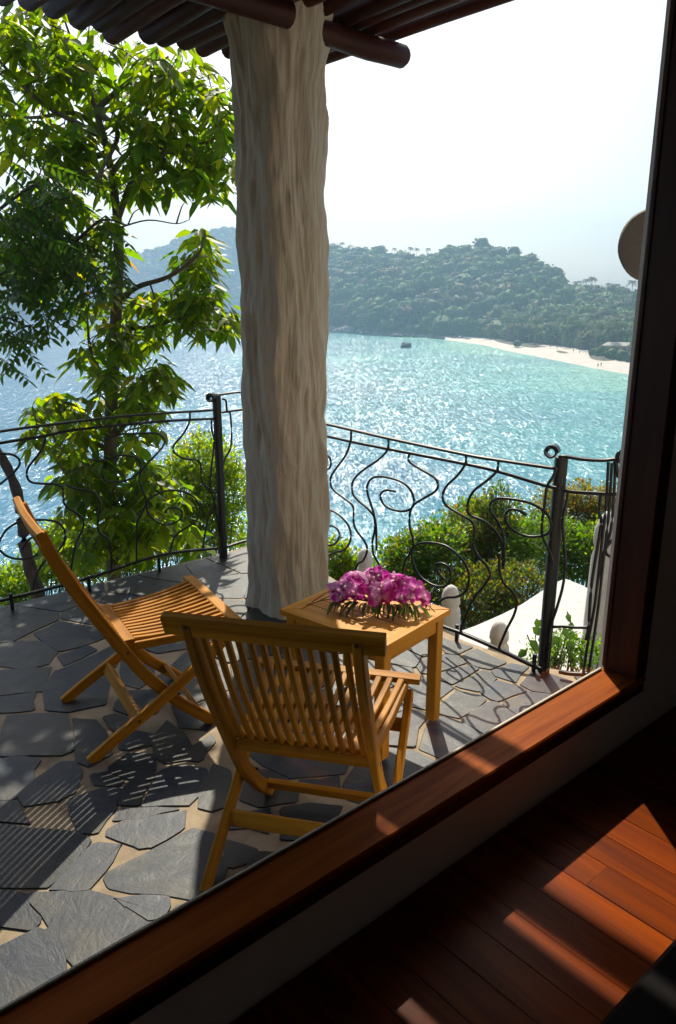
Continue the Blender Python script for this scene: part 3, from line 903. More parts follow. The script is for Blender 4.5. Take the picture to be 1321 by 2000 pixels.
# ------------------------------------------------------------------ the tall leafy tree left of the column
TY = 6.0
def lobe_pts(lobes, y, dy, per=1.1):
    out = []
    for (u, v, ru, rv, n) in lobes:
        for _ in range(int(n * per * (1.35 if v > 640 and n > 4 and y == TY else 1))):
            while True:
                a, b = rng.uniform(-1, 1, 2)
                if a*a + b*b <= 1: break
            yy = y + rng.uniform(-dy, dy)
            out.append(py(u + a*ru, v + b*rv, yy))
    return out
LOBES = [(120, 50, 130, 50, 26), (35, 130, 50, 80, 20), (130, 150, 80, 70, 24), (230, 130, 90, 70, 28), (330, 115, 60, 55, 16), (300, 190, 80, 60, 24), (415, 190, 48, 48, 17),
         (400, 250, 60, 50, 18), (430, 320, 32, 55, 14), (340, 290, 70, 50, 20), (220, 260, 80, 60, 20), (110, 270, 70, 60, 18), (35, 260, 45, 60, 12), (370, 350, 60, 28, 12), (250, 350, 60, 40, 13),
         (150, 350, 60, 45, 12), (60, 390, 60, 50, 14), (150, 440, 70, 50, 16), (50, 480, 60, 50, 16), (120, 530, 60, 45, 13), (210, 500, 35, 60, 9),
         (385, 490, 42, 38, 17), (395, 545, 40, 40, 15), (330, 590, 60, 35, 16), (395, 610, 55, 35, 17), (440, 630, 26, 30, 9), (280, 620, 45, 45, 12), (230, 600, 50, 50, 13), (175, 600, 50, 30, 6),
         (220, 680, 55, 40, 14), (175, 700, 35, 25, 5), (310, 735, 42, 35, 13), (240, 760, 65, 45, 17), (270, 820, 60, 40, 12), (115, 800, 50, 28, 11), (95, 850, 38, 40, 11), (170, 860, 55, 45, 14),
         (150, 930, 50, 50, 14), (240, 930, 70, 55, 14), (300, 960, 60, 60, 12), (180, 1010, 70, 50, 14), (260, 1040, 80, 45, 16), (150, 1080, 55, 35, 8), (350, 1050, 55, 35, 9), (200, 880, 90, 60, 14), (250, 980, 100, 60, 16), (200, 1060, 110, 40, 14), (20, 60, 40, 60, 8), (10, 190, 25, 70, 8)]
twig_ends = np.array(lobe_pts(LOBES, TY, .55))
trunk_px = [(228, 1180), (220, 1080), (217, 980), (216, 880), (218, 780), (224, 680), (228, 590), (232, 500), (230, 430), (218, 340), (204, 270), (188, 215), (160, 130), (130, 50), (105, -40)]
trunk = [py(u, v, TY + .05*math.sin(i)) for i, (u, v) in enumerate(trunk_px)]
base = trunk[0].copy(); base[2] = -2.1
tree = empty('leafy_tree', tuple(base))
tag(tree, 'tall slender tree with long drooping green leaves behind the railing, left of the column', 'tree')
rad = [.075, .062, .056, .054, .052, .05, .047, .044, .040, .034, .028, .024, .018, .013, .008, .005]
mb = MB(); mb.tube(catmull([base] + trunk, 3), 1.0, 10, list(np.interp(np.linspace(0, 15, 46), range(16), rad)))
mb.build('trunk', M['bark'], tree, True, base=tuple(base))
limb_px = [[(228, 590), (270, 560), (330, 540), (385, 500), (400, 460)], [(224, 640), (290, 640), (360, 620), (440, 630)], [(230, 430), (270, 330), (340, 290), (420, 270), (450, 200)], [(218, 340), (250, 300), (300, 285), (400, 330)],
           [(204, 270), (150, 240), (80, 200), (0, 120), (-40, 60)], [(204, 270), (150, 222), (60, 230), (-20, 215)], [(188, 215), (250, 160), (330, 110)], [(216, 880), (160, 850), (100, 800), (60, 810)], [(217, 860), (270, 800), (320, 730)],
           [(220, 1000), (160, 960), (110, 900)], [(218, 1010), (280, 960), (330, 980)], [(218, 780), (180, 700), (170, 610)], [(205, 300), (130, 330), (40, 420), (20, 500)], [(228, 520), (180, 500), (100, 540)], [(220, 1080), (290, 1040), (350, 1050)],
           [(188, 215), (230, 260), (200, 330), (170, 380)]]
lp = []; mb = MB(); lb = MB()
for L in limb_px:
    y0 = TY + rng.uniform(-.05, .05); dy = rng.uniform(-.3, .3)
    P = catmull([py(u, v, y0 + dy * i) for i, (u, v) in enumerate(L)], 5)
    lp += P
    b2 = MB(); b2.tube(P, 1.0, 7, list(np.linspace(.024, .006, len(P)))).build('branch', M['bark'], tree, True, base=tuple(base))
lp = np.array(lp + catmull(trunk, 4))
nodes = [p for p in lp]
dl = np.array([np.linalg.norm(lp - e, axis=1).min() for e in twig_ends])
for q_ in np.argsort(dl):
    e = twig_ends[q_]; A_ = np.array(nodes)
    d = np.linalg.norm(A_ - e, axis=1); j = int(d.argmin()); a = A_[j]
    mid = (a + e) / 2 + rng.normal(0, .02, 3) + np.array([0, 0, -.02])
    mb.tube(catmull([a, mid, e], 3), 1.0, 4, list(np.linspace(.0075 if j < len(lp) else .0055, .003, 7)), cap=False)
    nodes.append(e); nodes.append(mid)
o = mb.build('twigs', M['bark'], tree, True, base=tuple(base)); o['kind'] = 'stuff'
cl, axs, nrs, Ls, Ws = [], [], [], [], []
for e in twig_ends:
    n = int(rng.integers(5, 11)); a0 = rng.uniform(0, 6.28)
    sc_ = rng.uniform(.85, 1.2)
    for k in range(n):
        a = a0 + k * 2.4; dr = rng.uniform(.25, 1.25)
        ax = np.array([math.cos(a), math.sin(a), -dr + .25])
        cl.append(e + np.array([math.cos(a), math.sin(a), 0]) * .02 + np.array([0, 0, rng.uniform(-.08, .04)]))
        axs.append(ax); nrs.append(np.array([math.cos(a)*dr, math.sin(a)*dr, 1.0]) + rng.normal(0, .45, 3))
        l = rng.uniform(.085, .185) * sc_; Ls.append(l); Ws.append(l * rng.uniform(.34, .46))
cl = np.array(cl); axs = np.array(axs); nrs = np.array(nrs); Ls = np.array(Ls); Ws = np.array(Ws)
TN = tints(len(cl), (.082, .112, .011), .35, [(.20, .19, .02), (.13, .16, .015), (.045, .08, .02), (.12, .15, .015)], .34)
# the reddish dying leaves around the fork
red = np.linalg.norm(cl - py(215, 535, TY), axis=1) < .28
TN[red] = np.where(rng.random((red.sum(), 1)) < .3, np.array([[.26, .11, .03]]), TN[red])
dist = np.linalg.norm(cl - C0, axis=1)
score = Ls / dist
order = np.argsort(-score)[:300]
mask = np.zeros(len(cl), bool); mask[order] = True
V, Fi, T = leaves(cl[~mask], axs[~mask], nrs[~mask], Ls[~mask], Ws[~mask], TN[~mask])
o = link('leaves', npmesh('leaves', V - base, Fi, M['leaf'], T), tree); o['kind'] = 'stuff'
lm = []
for tcol in ((.060, .105, .018), (.080, .125, .018), (.045, .085, .018), (.10, .14, .02), (.24, .19, .02), (.055, .10, .02)):
    for W_ in (.38, .44):
        v_, f_, t_ = leaves(np.zeros((1, 3)), np.array([[1., 0, 0]]), np.array([[0, 0, 1.]]), 1.0, W_, np.array([tcol]), .0)
        v_[:, 2] -= .16 * v_[:, 0] ** 2
        lm.append(npmesh('leaf', v_, f_, M['leaf'], t_))
for j in order:
    x = Vector(axs[j]).normalized(); s_ = x.cross(Vector(nrs[j])).normalized(); z = s_.cross(x)
    mt = Matrix((x, -s_, z)).transposed().to_4x4()
    o = link('leaf', lm[int(rng.choice(12, p=[.14, .14, .12, .12, .1, .1, .06, .06, .02, .02, .06, .06]))], tree)
    o.matrix_local = Matrix.Translation(Vector(cl[j] - base)) @ mt @ Matrix.Scale(float(Ls[j]), 4)

# ------------------------------------------------------------------ the feathery tree at the left edge
fb = py(92, 1235, 5.1); fb[2] = -2.0
ft = empty('feathery_tree', tuple(fb))
tag(ft, 'dark feathery tree with a crooked trunk leaning past the railing at the left edge', 'tree')
tp = [fb, py(80, 1190, 5.2), py(62, 1120, 5.2), py(48, 1060, 5.2), py(42, 1000, 5.2), py(30, 950, 5.2), py(5, 895, 5.2), py(-30, 840, 5.2), py(-60, 740, 5.2), py(-60, 600, 5.2), py(-30, 470, 5.2), py(-20, 330, 5.2)]
tp = catmull(tp, 4)
MB().tube(tp, 1.0, 10, [r_ * (1 + .12 * math.sin(i * 1.7)) for i, r_ in enumerate(np.linspace(.052, .014, len(tp)))]).build('trunk', M['dark_bark'], ft, True, base=tuple(fb))
def frond_mesh(seed, pairs=10, mat=None):
    r = np.random.default_rng(seed); L = 1.0
    pts = [np.array([t, 0, -.22 * t * t]) for t in np.linspace(0, 1, 7)]
    C_, A_, N_ = [], [], []
    for k in range(pairs):
        t = (k + .8) / pairs; p = np.array([t, 0, -.22*t*t])
        for s_ in (-1, 1):
            C_.append(p); A_.append([.45 + .2*r.random(), s_ * 1.0, -.45 - .3 * r.random()]); N_.append([.3*r.normal(), .3*r.normal(), 1])
    n = len(C_)
    V, Fi, T = leaves(np.array(C_), np.array(A_, float), np.array(N_), r.uniform(.17, .22, n), r.uniform(.062, .08, n), tints(n, (.042, .080, .020), .3), .1)
    mb_ = MB(); mb_.tube(pts, .007, 4)
    Vr = np.array(mb_.v); Fr = []
    for f in mb_.f:
        for i in range(1, len(f)-1): Fr.append((f[0] + len(V), f[i] + len(V), f[i+1] + len(V)))
    return npmesh('frond', np.vstack([V, Vr]), np.vstack([Fi, np.array(Fr)]), M['feather'], np.vstack([T, np.tile([.05, .04, .02], (len(Vr), 1))]))
fm = [frond_mesh(s, p) for s, p in ((1, 10), (2, 9), (3, 11), (4, 8))]
FL = [(55, 380, 60, 30, 16), (110, 320, 60, 22, 12), (30, 450, 45, 50, 18), (90, 440, 60, 40, 16), (150, 490, 45, 30, 8), (45, 540, 45, 45, 16), (100, 570, 40, 35, 11), (20, 610, 25, 45, 10), (60, 640, 35, 25, 7), (10, 680, 15, 20, 3), (215, 450, 25, 14, 4), (70, 500, 80, 50, 12)]
for e in lobe_pts(FL, 5.1, .35, .75):
    o = link('frond', fm[int(rng.integers(4))], ft)
    yaw = rng.normal(-.15, .9) if rng.random() < .8 else rng.uniform(0, 6.28)
    s_ = rng.uniform(.30, .48)
    o.matrix_local = Matrix.Translation(Vector(e - fb) - Vector((math.cos(yaw), math.sin(yaw), 0)) * s_ * .5) @ Matrix.Rotation(yaw, 4, 'Z') @ Matrix.Rotation(rng.uniform(-.05, .75), 4, 'Y') @ Matrix.Rotation(rng.normal(0, .35), 4, 'X') @ Matrix.Scale(s_, 4)
mb = MB()
for (u0, v0, u1, v1) in [(-40, 500, 150, 380), (-40, 560, 140, 520), (-50, 620, 100, 560), (-30, 430, 190, 330), (-50, 650, 60, 640), (150, 470, 250, 440)]:
    P = catmull([py(u0, v0, 5.2), py((u0+u1)/2, (v0+v1)/2 - 25, 5.15), py(u1, v1, 5.1)], 5)
    MB().tube(P, 1.0, 6, list(np.linspace(.012, .004, len(P)))).build('branch', M['dark_bark'], ft, True, base=tuple(fb))
# bare twigs in the gap right of the trunk
bt = [[(232, 445), (290, 430), (345, 437), (372, 428)], [(345, 437), (355, 405), (362, 395)], [(250, 440), (262, 415), (280, 405)]]
for L in bt:
    P = catmull([py(u, v, 5.9) for u, v in L], 4)
    MB().tube(P, 1.0, 5, list(np.linspace(.007, .0025, len(P)))).build('branch', M['bark'], tree, True, base=tuple(base))

# ------------------------------------------------------------------ shrubs
def shrub(name, lobes, y, dy, nleaf, lsize, tint, label, alt=None, palt=0.0, group=None, cat='shrub', var=.3, mat='shrub', seedlift=.5):
    cs = []
    for (u, v, ru, rv) in lobes:
        c = py(u, v, y); k = np.linalg.norm(c - C0) / F
        cs.append((c, np.array([ru * k, (ru + rv) * .5 * k * 1.1, rv * k])))
    c0 = np.mean([c for c, _ in cs], 0); b = c0.copy(); b[2] = min(slope_z(b[0], b[1]), b[2] - .4)
    root = empty(name, tuple(b))
    tag(root, label, cat, group)
    vol = np.array([r_[0]*r_[2] for _, r_ in cs]); pr = vol / vol.sum()
    # sprigs: each sprig carries several leaves, sprigs sit mostly near the outside
    ns = max(20, nleaf // 9)
    idx = rng.choice(len(cs), ns, p=pr)
    d = unit(rng.normal(size=(ns, 3))); rr = rng.uniform(.30, 1.0, (ns, 1)) ** .55
    lump = np.array([.86 + .30 * mnoise.noise(Vector(q * 2.2) + Vector((i_ * 7.0, 0, 0))) for q, i_ in zip(d, idx)])[:, None]
    P0 = np.array([cs[i][0] for i in idx]) + d * rr * lump * np.array([cs[i][1] for i in idx])
    per = 9
    Cn = np.repeat(P0, per, 0) + rng.normal(0, lsize * .9, (ns*per, 3))
    ax = np.repeat(d * .6 + np.array([0, 0, .35]), per, 0) + rng.normal(0, .75, (ns*per, 3))
    nr = rng.normal(0, .6, (ns*per, 3)) + np.array([0, 0, 1.0])
    L = lsize * rng.uniform(.7, 1.35, ns*per)
    V, Fi, T = small_leaves(Cn, ax, nr, L, L * .5, tints(ns*per, tint, var, alt, palt))
    o = link('foliage', npmesh('foliage', V - b, Fi, M[mat], T), root); o['kind'] = 'stuff'
    mb_ = MB()
    pick = rng.choice(ns, min(ns, 34), replace=False)
    for j in pick:
        q = P0[j]; st = np.array([b[0], b[1], b[2]]) + rng.normal(0, .05, 3)
        mid = st + (q - st) * .55 + rng.normal(0, .10, 3)
        mb_.tube(catmull([st, mid, q], 4), 1.0, 4, list(np.linspace(.016, .004, 9)), cap=False)
    mb_.build('stems', M['dark_bark'], root, True, base=tuple(b))
    return root
YG = (.14, .18, .018)
shrub('shrub', [(400, 900, 75, 55), (440, 960, 50, 70), (350, 960, 80, 70), (390, 1030, 85, 55)], 8.4, .8, 12000, .052, YG, 'bright yellow-green leafy shrub behind the post just left of the column', [(.16, .15, .02), (.07, .11, .02)], .3)
shrub('shrub', [(300, 1040, 90, 60), (210, 1090, 90, 50)], 8.0, .8, 6000, .055, (.085, .13, .018), 'green shrub around the foot of the tall leafy tree', [(.16, .15, .02)], .2)
shrub('shrub', [(20, 1150, 60, 42), (100, 1100, 60, 45), (130, 1050, 45, 40)], 7.2, .6, 6500, .048, YG, 'low yellow-green shrub beside the crooked trunk at the left edge', [(.06, .10, .02)], .3)
shrub('shrub', [(700, 1120, 50, 42), (660, 1130, 45, 40), (655, 1080, 30, 30)], 7.6, .5, 4500, .05, (.11, .145, .018), 'small yellow-green shrub between the column and the orchids', [(.18, .16, .02)], .2)
shrub('shrub', [(800, 1090, 70, 55), (850, 1060, 60, 45), (790, 1140, 60, 50)], 8.6, .6, 8500, .055, (.060, .105, .018), 'rounded green shrub behind the spirals above the orchids', [(.13, .15, .02), (.14, .09, .03)], .22)
shrub('shrub', [(930, 1020, 75, 50), (980, 1060, 80, 60), (900, 1100, 80, 60)], 9.6, .7, 13000, .055, (.062, .095, .016), 'green shrub with a ragged top behind the middle of the right railing', [(.16, .13, .02), (.15, .08, .03), (.10, .13, .02)], .3)
shrub('shrub', [(930, 1160, 95, 62), (1010, 1150, 80, 60), (860, 1180, 60, 40)], 8.0, .6, 9000, .048, (.048, .062, .018), 'brownish green undergrowth above the white ramp', [(.13, .075, .03), (.10, .09, .03), (.06, .10, .02)], .45)
shrub('shrub', [(1060, 1060, 80, 65), (1120, 1080, 80, 60), (1180, 1080, 60, 60)], 9.0, .6, 11000, .052, (.055, .10, .018), 'dense green shrub behind the thick railing post', [(.11, .14, .02)], .25)
shrub('shrub', [(1090, 985, 55, 32), (1150, 975, 60, 34), (1190, 1000, 50, 40), (1130, 1010, 60, 30)], 10.0, .6, 6500, .05, (.10, .075, .035), 'dry reddish brown shrub top between the railing post and the window frame', [(.17, .08, .05), (.05, .09, .02), (.12, .11, .03)], .5)
shrub('shrub', [(975, 965, 22, 14), (955, 985, 30, 14), (1000, 985, 22, 12)], 9.4, .3, 700, .055, (.05, .08, .02), 'thin sprig of dark leaves standing above the shrubs against the water', [(.12, .10, .03)], .3)
shrub('shrub', [(560, 1150, 80, 60), (500, 1060, 60, 60), (560, 1050, 60, 50)], 8.6, .6, 4000, .055, YG, 'shrub hidden for the most part behind the plaster column')
for i, (u, v) in enumerate([(-180, 1000), (-400, 1100), (1350, 1050), (1500, 1120), (1330, 1200)]):
    shrub('shrub', [(u, v, 110, 90), (u + 60, v + 60, 90, 70)], 8.5, .6, 3500, .06, (.06, .10, .02), 'green shrub on the slope outside the picture', group='shrubs outside the picture')
shrub('small_plant', [(1060, 1285, 38, 26), (1100, 1265, 40, 30), (1130, 1280, 34, 26), (1160, 1275, 24, 34)], 4.25, .2, 1900, .026, (.10, .165, .02), 'low bright green plant at the foot of the thick railing post', [(.05, .09, .02)], .3, cat='plant')
# broad-leaved vine
vb = py(1055, 1330, 4.05); vb[2] = -.6
vine = empty('broad_leaved_vine', tuple(vb))
tag(vine, 'dark broad leaved climber standing up against the white ramp behind the railing post', 'plant')
for L in [[(1050, 1330), (1045, 1270), (1050, 1220), (1062, 1208)], [(1085, 1330), (1100, 1265), (1115, 1215), (1108, 1195)], [(1042, 1270), (1030, 1240)]]:
    MB().tube(catmull([py(u, v, 4.05) for u, v in L], 4), .004, 5).build('stem', M['dark_bark'], vine, True, base=tuple(vb))
for (u, v, l) in [(1040, 1225, .075), (1035, 1250, .08), (1048, 1208, .06), (1055, 1240, .07), (1030, 1270, .07), (1100, 1225, .07), (1118, 1215, .055), (1108, 1198, .05), (1120, 1232, .06), (1095, 1245, .075), (1105, 1255, .06), (1075, 1265, .06), (1028, 1290, .06)]:
    v_, f_, t_ = leaves(np.zeros((1, 3)), np.array([[rng.normal(), -.3, -.7]]), np.array([[rng.normal()*.4, -1, .7]]), l, l * .75, np.array([(.03, .06, .022)]), .1)
    o = link('leaf', npmesh('leaf', v_, f_, M['feather'], t_), vine); o.location = Vector(py(u, v, 4.03) - vb)

# ------------------------------------------------------------------ terrace slab and flagstones
RAIL_L = [(-3.6, 2.39), (-1.806, 3.90), (-.765, 4.765)]
RAIL_M = [(-.765, 4.765), (-.62, 4.93), (-.40, 4.78)]
RAIL_R = [(-.40, 4.78), (-.075, 4.28), (.26, 3.83), (.58, 3.42), (.75, 3.26), (.94, 3.12)]
RAIL_E = [(.94, 3.12), (1.135, 3.04)]
outer = [wl(-3.0, 1.02, 0)[:2], (-3.75, 2.45), (-3.65, 2.52)]
outline = [wl(-2.4, 1.03, 0)[:2], (-3.75, 2.33), (-1.85, 3.97), (-.80, 4.86), (-.62, 5.03), (-.33, 4.86), (-.01, 4.35), (.32, 3.90), (.64, 3.49), (.80, 3.34), (.98, 3.20), (1.20, 3.12), (1.62, 3.04), (1.9, 2.85), wl(3.3, 1.03, 0)[:2]]
def slab(name, pts, z0, z1, mats):
    n = len(pts)
    V = [(x, y, z1) for x, y in pts] + [(x, y, z0) for x, y in pts]
    Fs = [tuple(range(n)), tuple(range(2*n-1, n-1, -1))] + [(i, i+n, (i+1) % n + n, (i+1) % n) for i in range(n)]
    mb_ = MB(); mb_.add(V, Fs)
    return mb_.build(name, mats)
terr = tag(slab('terrace_floor', outline, -.5, -.002, M['mortar']), kind='structure')
def clip(poly, n, d):
    out = []
    for i in range(len(poly)):
        a, b = poly[i], poly[(i+1) % len(poly)]
        da = a[0]*n[0] + a[1]*n[1] - d; db = b[0]*n[0] + b[1]*n[1] - d
        if da <= 0: out.append(a)
        if (da < 0 < db) or (db < 0 < da):
            t = da / (da - db); out.append((a[0] + (b[0]-a[0])*t, a[1] + (b[1]-a[1])*t))
    return out
def inside(p, poly):
    c = False; j = len(poly) - 1
    for i in range(len(poly)):
        if (poly[i][1] > p[1]) != (poly[j][1] > p[1]) and p[0] < (poly[j][0]-poly[i][0])*(p[1]-poly[i][1])/(poly[j][1]-poly[i][1]) + poly[i][0]: c = not c
        j = i
    return c
seed_px = [(31, 1217), (130, 1241), (63, 1280), (150, 1272), (105, 1300), (172, 1294), (43, 1327), (114, 1338), (35, 1375), (91, 1385), (252, 1331), (250, 1180), (291, 1146), (340, 1119), (79, 1438), (169, 1446), (35, 1512), (260, 1488), (291, 1442), (346, 1455),
           (104, 1536), (186, 1575), (213, 1518), (263, 1545), (341, 1533), (291, 1625), (9, 1582), (173, 1685), (82, 1670), (315, 1685), (250, 1722), (392, 1685), (173, 1805), (300, 1772), (30, 1780), (55, 1880), (422, 1545), (475, 1610), (527, 1523), (570, 1604), (463, 1672), (512, 1691),
           (895, 1316), (906, 1372), (982, 1349), (867, 1440), (786, 1425), (1037, 1325), (1026, 1375), (780, 1502), (775, 1282), (825, 1262), (870, 1300), (950, 1285), (930, 1330), (1010, 1318), (750, 1310), (885, 1258), (840, 1350), (960, 1395), (720, 1380), (400, 1110), (440, 1150), (420, 1190), (455, 1095), (380, 1160), (200, 1200), (170, 1350)]
seeds = [tuple(pz(u, v)[:2]) for u, v in seed_px]
TR = [[(115,985),(340,978),(440,1010),(520,1060),(590,1100),(450,1190),(300,1265),(240,1200),(200,1120),(130,1030)],[(0,1205),(150,1130),(210,1155),(240,1240),(245,1300),(95,1400),(0,1450),(-120,1400),(-120,1260)],[(450,1010),(640,1005),(655,1040),(625,1075),(580,1085),(500,1040)],[(420,740),(500,700),(715,665),(705,740),(580,805),(530,805),(425,760)],[(425,905),(740,740),(830,760),(870,900),(845,985),(740,1005),(640,980),(530,980),(430,960),(415,930)],[(-60,720),(0,725),(220,745),(350,772),(310,830),(185,960),(0,955),(-90,900)],[(365,797),(465,803),(395,905),(345,970),(270,970),(203,962),(325,835)],[(-90,975),(0,980),(85,990),(155,1085),(120,1125),(0,1105),(-90,1080)],[(30,300),(255,290),(285,430),(230,448),(0,450),(10,380)],[(285,310),(370,315),(420,400),(435,440),(350,490),(300,470)],[(-70,500),(0,470),(60,455),(155,465),(130,550),(60,615),(0,620),(-60,600)],[(120,560),(230,480),(290,480),(315,520),(290,590),(230,620),(100,640),(80,605)],[(268,625),(395,580),(467,585),(445,650),(375,750),(310,740),(285,680)],[(430,500),(500,445),(600,450),(595,540),(530,545),(440,515)],[(355,525),(430,515),(480,550),(455,568),(375,560)],[(482,585),(512,552),(573,562),(540,640),(467,635)],[(588,590),(622,515),(700,490),(800,503),(770,600),(730,640),(560,645)],[(445,705),(472,660),(600,655),(695,657),(560,688)],[(783,580),(830,485),(895,515),(885,640),(830,660),(778,648)],[(895,678),(1045,660),(1035,750),(890,732)],[(1095,658),(1200,643),(1320,650),(1290,720),(1190,775),(1095,770)],[(950,503),(1050,512),(1155,577),(1150,628),(1020,648),(940,618)],[(1168,545),(1310,533),(1321,590),(1250,600),(1185,577)],[(872,783),(1000,820),(970,855),(920,880),(868,875)],[(1005,832),(1085,832),(1040,880),(935,915)],[(608,372),(650,315),(720,372),(742,412),(815,372),(828,400),(780,468),(640,478),(608,450)],[(465,420),(520,355),(607,372),(632,400),(500,430)],[(-60,128),(0,120),(193,107),(168,198),(0,213),(-80,220)],[(-80,232),(0,225),(133,208),(133,272),(0,280),(-80,285)],[(178,190),(217,123),(358,118),(425,152),(408,248),(265,278),(183,272)],[(402,302),(450,292),(497,312),(480,375),(432,342)],[(478,203),(600,198),(637,222),(600,288),(530,297),(445,270)],[(482,65),(578,72),(597,140),(540,187),(478,168),(472,92)],[(-30,25),(0,20),(158,8),(216,50),(178,98),(60,108),(0,98),(-40,90)],[(232,62),(338,24),(376,42),(252,98)],[(672,252),(760,262),(818,330),(798,348),(702,338)]]
TP = [[tuple(pz(x * .50265, 1250 + y * .50265)[:2]) for x, y in L] for L in TR]
TCN = [tuple(np.mean(L, 0)) for L in TP]
def shrinkdist(p, L):
    best = 9
    for i in range(len(L)):
        a, b = np.array(L[i]), np.array(L[(i+1) % len(L)]); e = b - a
        t = max(0, min(1, float((np.array(p)-a) @ e / (e @ e)))); best = min(best, float(np.linalg.norm(a + e*t - p)))
    return best
seeds = [q for q in seeds if not any(inside(q, L) or shrinkdist(q, L) < .045 for L in TP)]
tries = 0
while tries < 9000:
    tries += 1
    p = (rng.uniform(-3.9, 2.2), rng.uniform(-1.2, 5.2))
    if inside(p, outline) and min((p[0]-q[0])**2 + (p[1]-q[1])**2 for q in seeds) > (.27 + .13 * rng.random()) ** 2:
        if not any(inside(p, L) or shrinkdist(p, L) < .07 for L in TP): seeds.append(p)
out_ctr = []
def oclip(poly, c):
    # clip with the outline edges that face this cell
    for i in range(len(outline)):
        a, b = outline[i], outline[(i+1) % len(outline)]
        ex, ey = b[0]-a[0], b[1]-a[1]; L = math.hypot(ex, ey)
        nx, ny = ey / L, -ex / L
        t = ((c[0]-a[0])*ex + (c[1]-a[1])*ey) / L
        if (c[0]-a[0])*nx + (c[1]-a[1])*ny > 0: nx, ny = -nx, -ny
        if -.25 < t < L + .25 and abs((c[0]-a[0])*nx + (c[1]-a[1])*ny) < .5:
            poly = clip(poly, (nx, ny), a[0]*nx + a[1]*ny - .02)
            if len(poly) < 3: return poly
    return poly
S = np.array(seeds)
nst = 0
def make_stone(poly):
    # cut the corners and roughen the edges
    P = []
    m_ = len(poly)
    for k in range(m_):
        a, b, c = np.array(poly[k-1]), np.array(poly[k]), np.array(poly[(k+1) % m_])
        la, lc = np.linalg.norm(a-b), np.linalg.norm(c-b)
        cut = rng.uniform(.001, .014)
        if la < 1e-4 or lc < 1e-4: continue
        P.append(b + (a-b)/la*min(cut, la*.35)); P.append(b + (c-b)/lc*min(cut, lc*.35))
        if lc > .12: P.append(b + (c-b)*.5 + rng.normal(0, .007, 2))
    if len(P) < 5: return
    P = [p + rng.normal(0, .0022, 2) for p in P]
    ct = np.mean(P, 0); th = .002 + rng.uniform(0, .0025)
    n = len(P); tl = rng.normal(0, .004, 2)
    V = []
    for k_, z in ((1.0, -.004), (1.0, th - .0012), (.990, th)):
        for p in P:
            q = (p - ct) * k_
            V.append((q[0], q[1], z + (q @ tl if z > 0 else 0)))
    Fs = [tuple(range(2*n, 3*n))] + [(r*n + k, r*n + (k+1) % n, (r+1)*n + (k+1) % n, (r+1)*n + k) for r in (0, 1) for k in range(n)]
    mb_ = MB(); mb_.add(V, Fs)
    o = mb_.build('stone', M['slate'], terr); o.location = (ct[0], ct[1], 0)

for i, s_ in enumerate(seeds):
    if not inside(s_, outline): continue
    poly = [(s_[0]-.5, s_[1]-.5), (s_[0]+.5, s_[1]-.5), (s_[0]+.5, s_[1]+.5), (s_[0]-.5, s_[1]+.5)]
    d2 = ((S - S[i])**2).sum(1)
    for j in np.argsort(d2)[1:22]:
        q = S[j]; n = (q - S[i]); L = np.linalg.norm(n); n = n / L
        gap = .003 + .012 * float(((math.sin(min(i, j)*12.9898 + max(i, j)*78.233)*43758.5) % 1.0) ** 1.8)
        poly = clip(poly, n, float(n @ (S[i] + q) / 2) - gap)
        if len(poly) < 3: break
    if len(poly) < 3: continue
    poly = oclip(poly, s_)
    for L_ in TP:
        if np.linalg.norm(np.mean(L_, 0) - S[i]) > 1.0: continue
        bb = None; cm = np.mean(L_, 0)
        for q in range(len(L_)):
            a_, b2_ = np.array(L_[q]), np.array(L_[(q+1) % len(L_)]); e_ = b2_ - a_
            nn = np.array([e_[1], -e_[0]]) / np.linalg.norm(e_)
            if (cm - a_) @ nn > 0: nn = -nn
            dd = float((S[i] - a_) @ nn)
            if bb is None or dd > bb[0]: bb = (dd, nn, float(a_ @ nn))
        if bb[0] > 0 and len(poly) > 2: poly = clip(poly, (-bb[1][0], -bb[1][1]), -(bb[2] + .015))
    if len(poly) < 3: continue
    make_stone(poly); nst += 1
for L_ in TP:
    cm = np.mean(L_, 0)
    make_stone([tuple(np.array(q) + (np.array(q) - cm) / np.linalg.norm(np.array(q) - cm) * .011) for q in L_])
print('stones', nst)

# retaining wall below the terrace edge and the white ramp beyond
ramp_px = [(890, 1236), (930, 1222), (980, 1200), (1020, 1180), (1050, 1160), (1078, 1141), (1104, 1130), (1140, 1144), (1168, 1162), (1235, 1205), (1260, 1330), (1040, 1345), (930, 1300)]
rp = [pz(u, v, -.80) for u, v in ramp_px]
mb = MB(); n = len(rp)
ctr = np.mean(rp, 0)
top = [(p[0], p[1], -.80) for p in rp]; mid = [(p[0]*1.0 + (p[0]-ctr[0])*.012, p[1] + (p[1]-ctr[1])*.012, -.83) for p in rp]; low = [(q[0], q[1], -1.6) for q in mid]
mb.add(top + mid + low, [tuple(range(n))] + [(r*n+i, r*n+(i+1) % n, (r+1)*n+(i+1) % n, (r+1)*n+i) for r in (0, 1) for i in range(n)])
tag(mb.build('white_ramp', M['white']), 'sunlit white plastered ramp with a pointed curved edge below the right railing', 'ramp')
def lathe(profile, seg=20, wob=0.0, seed=0):
    V = []; 
    for z, r_ in profile:
        for i in range(seg):
            a = 2*math.pi*i/seg; k = 1 + wob * mnoise.noise(Vector((math.cos(a)*1.5, math.sin(a)*1.5, z*9 + seed)))
            V.append((r_*k*math.cos(a), r_*k*math.sin(a), z))
    m_ = len(profile)
    Fs = [(r*seg+i, r*seg+(i+1) % seg, (r+1)*seg+(i+1) % seg, (r+1)*seg+i) for r in range(m_-1) for i in range(seg)]
    Fs += [tuple(range(seg))[::-1], tuple((m_-1)*seg+i for i in range(seg))]
    mb_ = MB(); mb_.add(V, Fs); return mb_
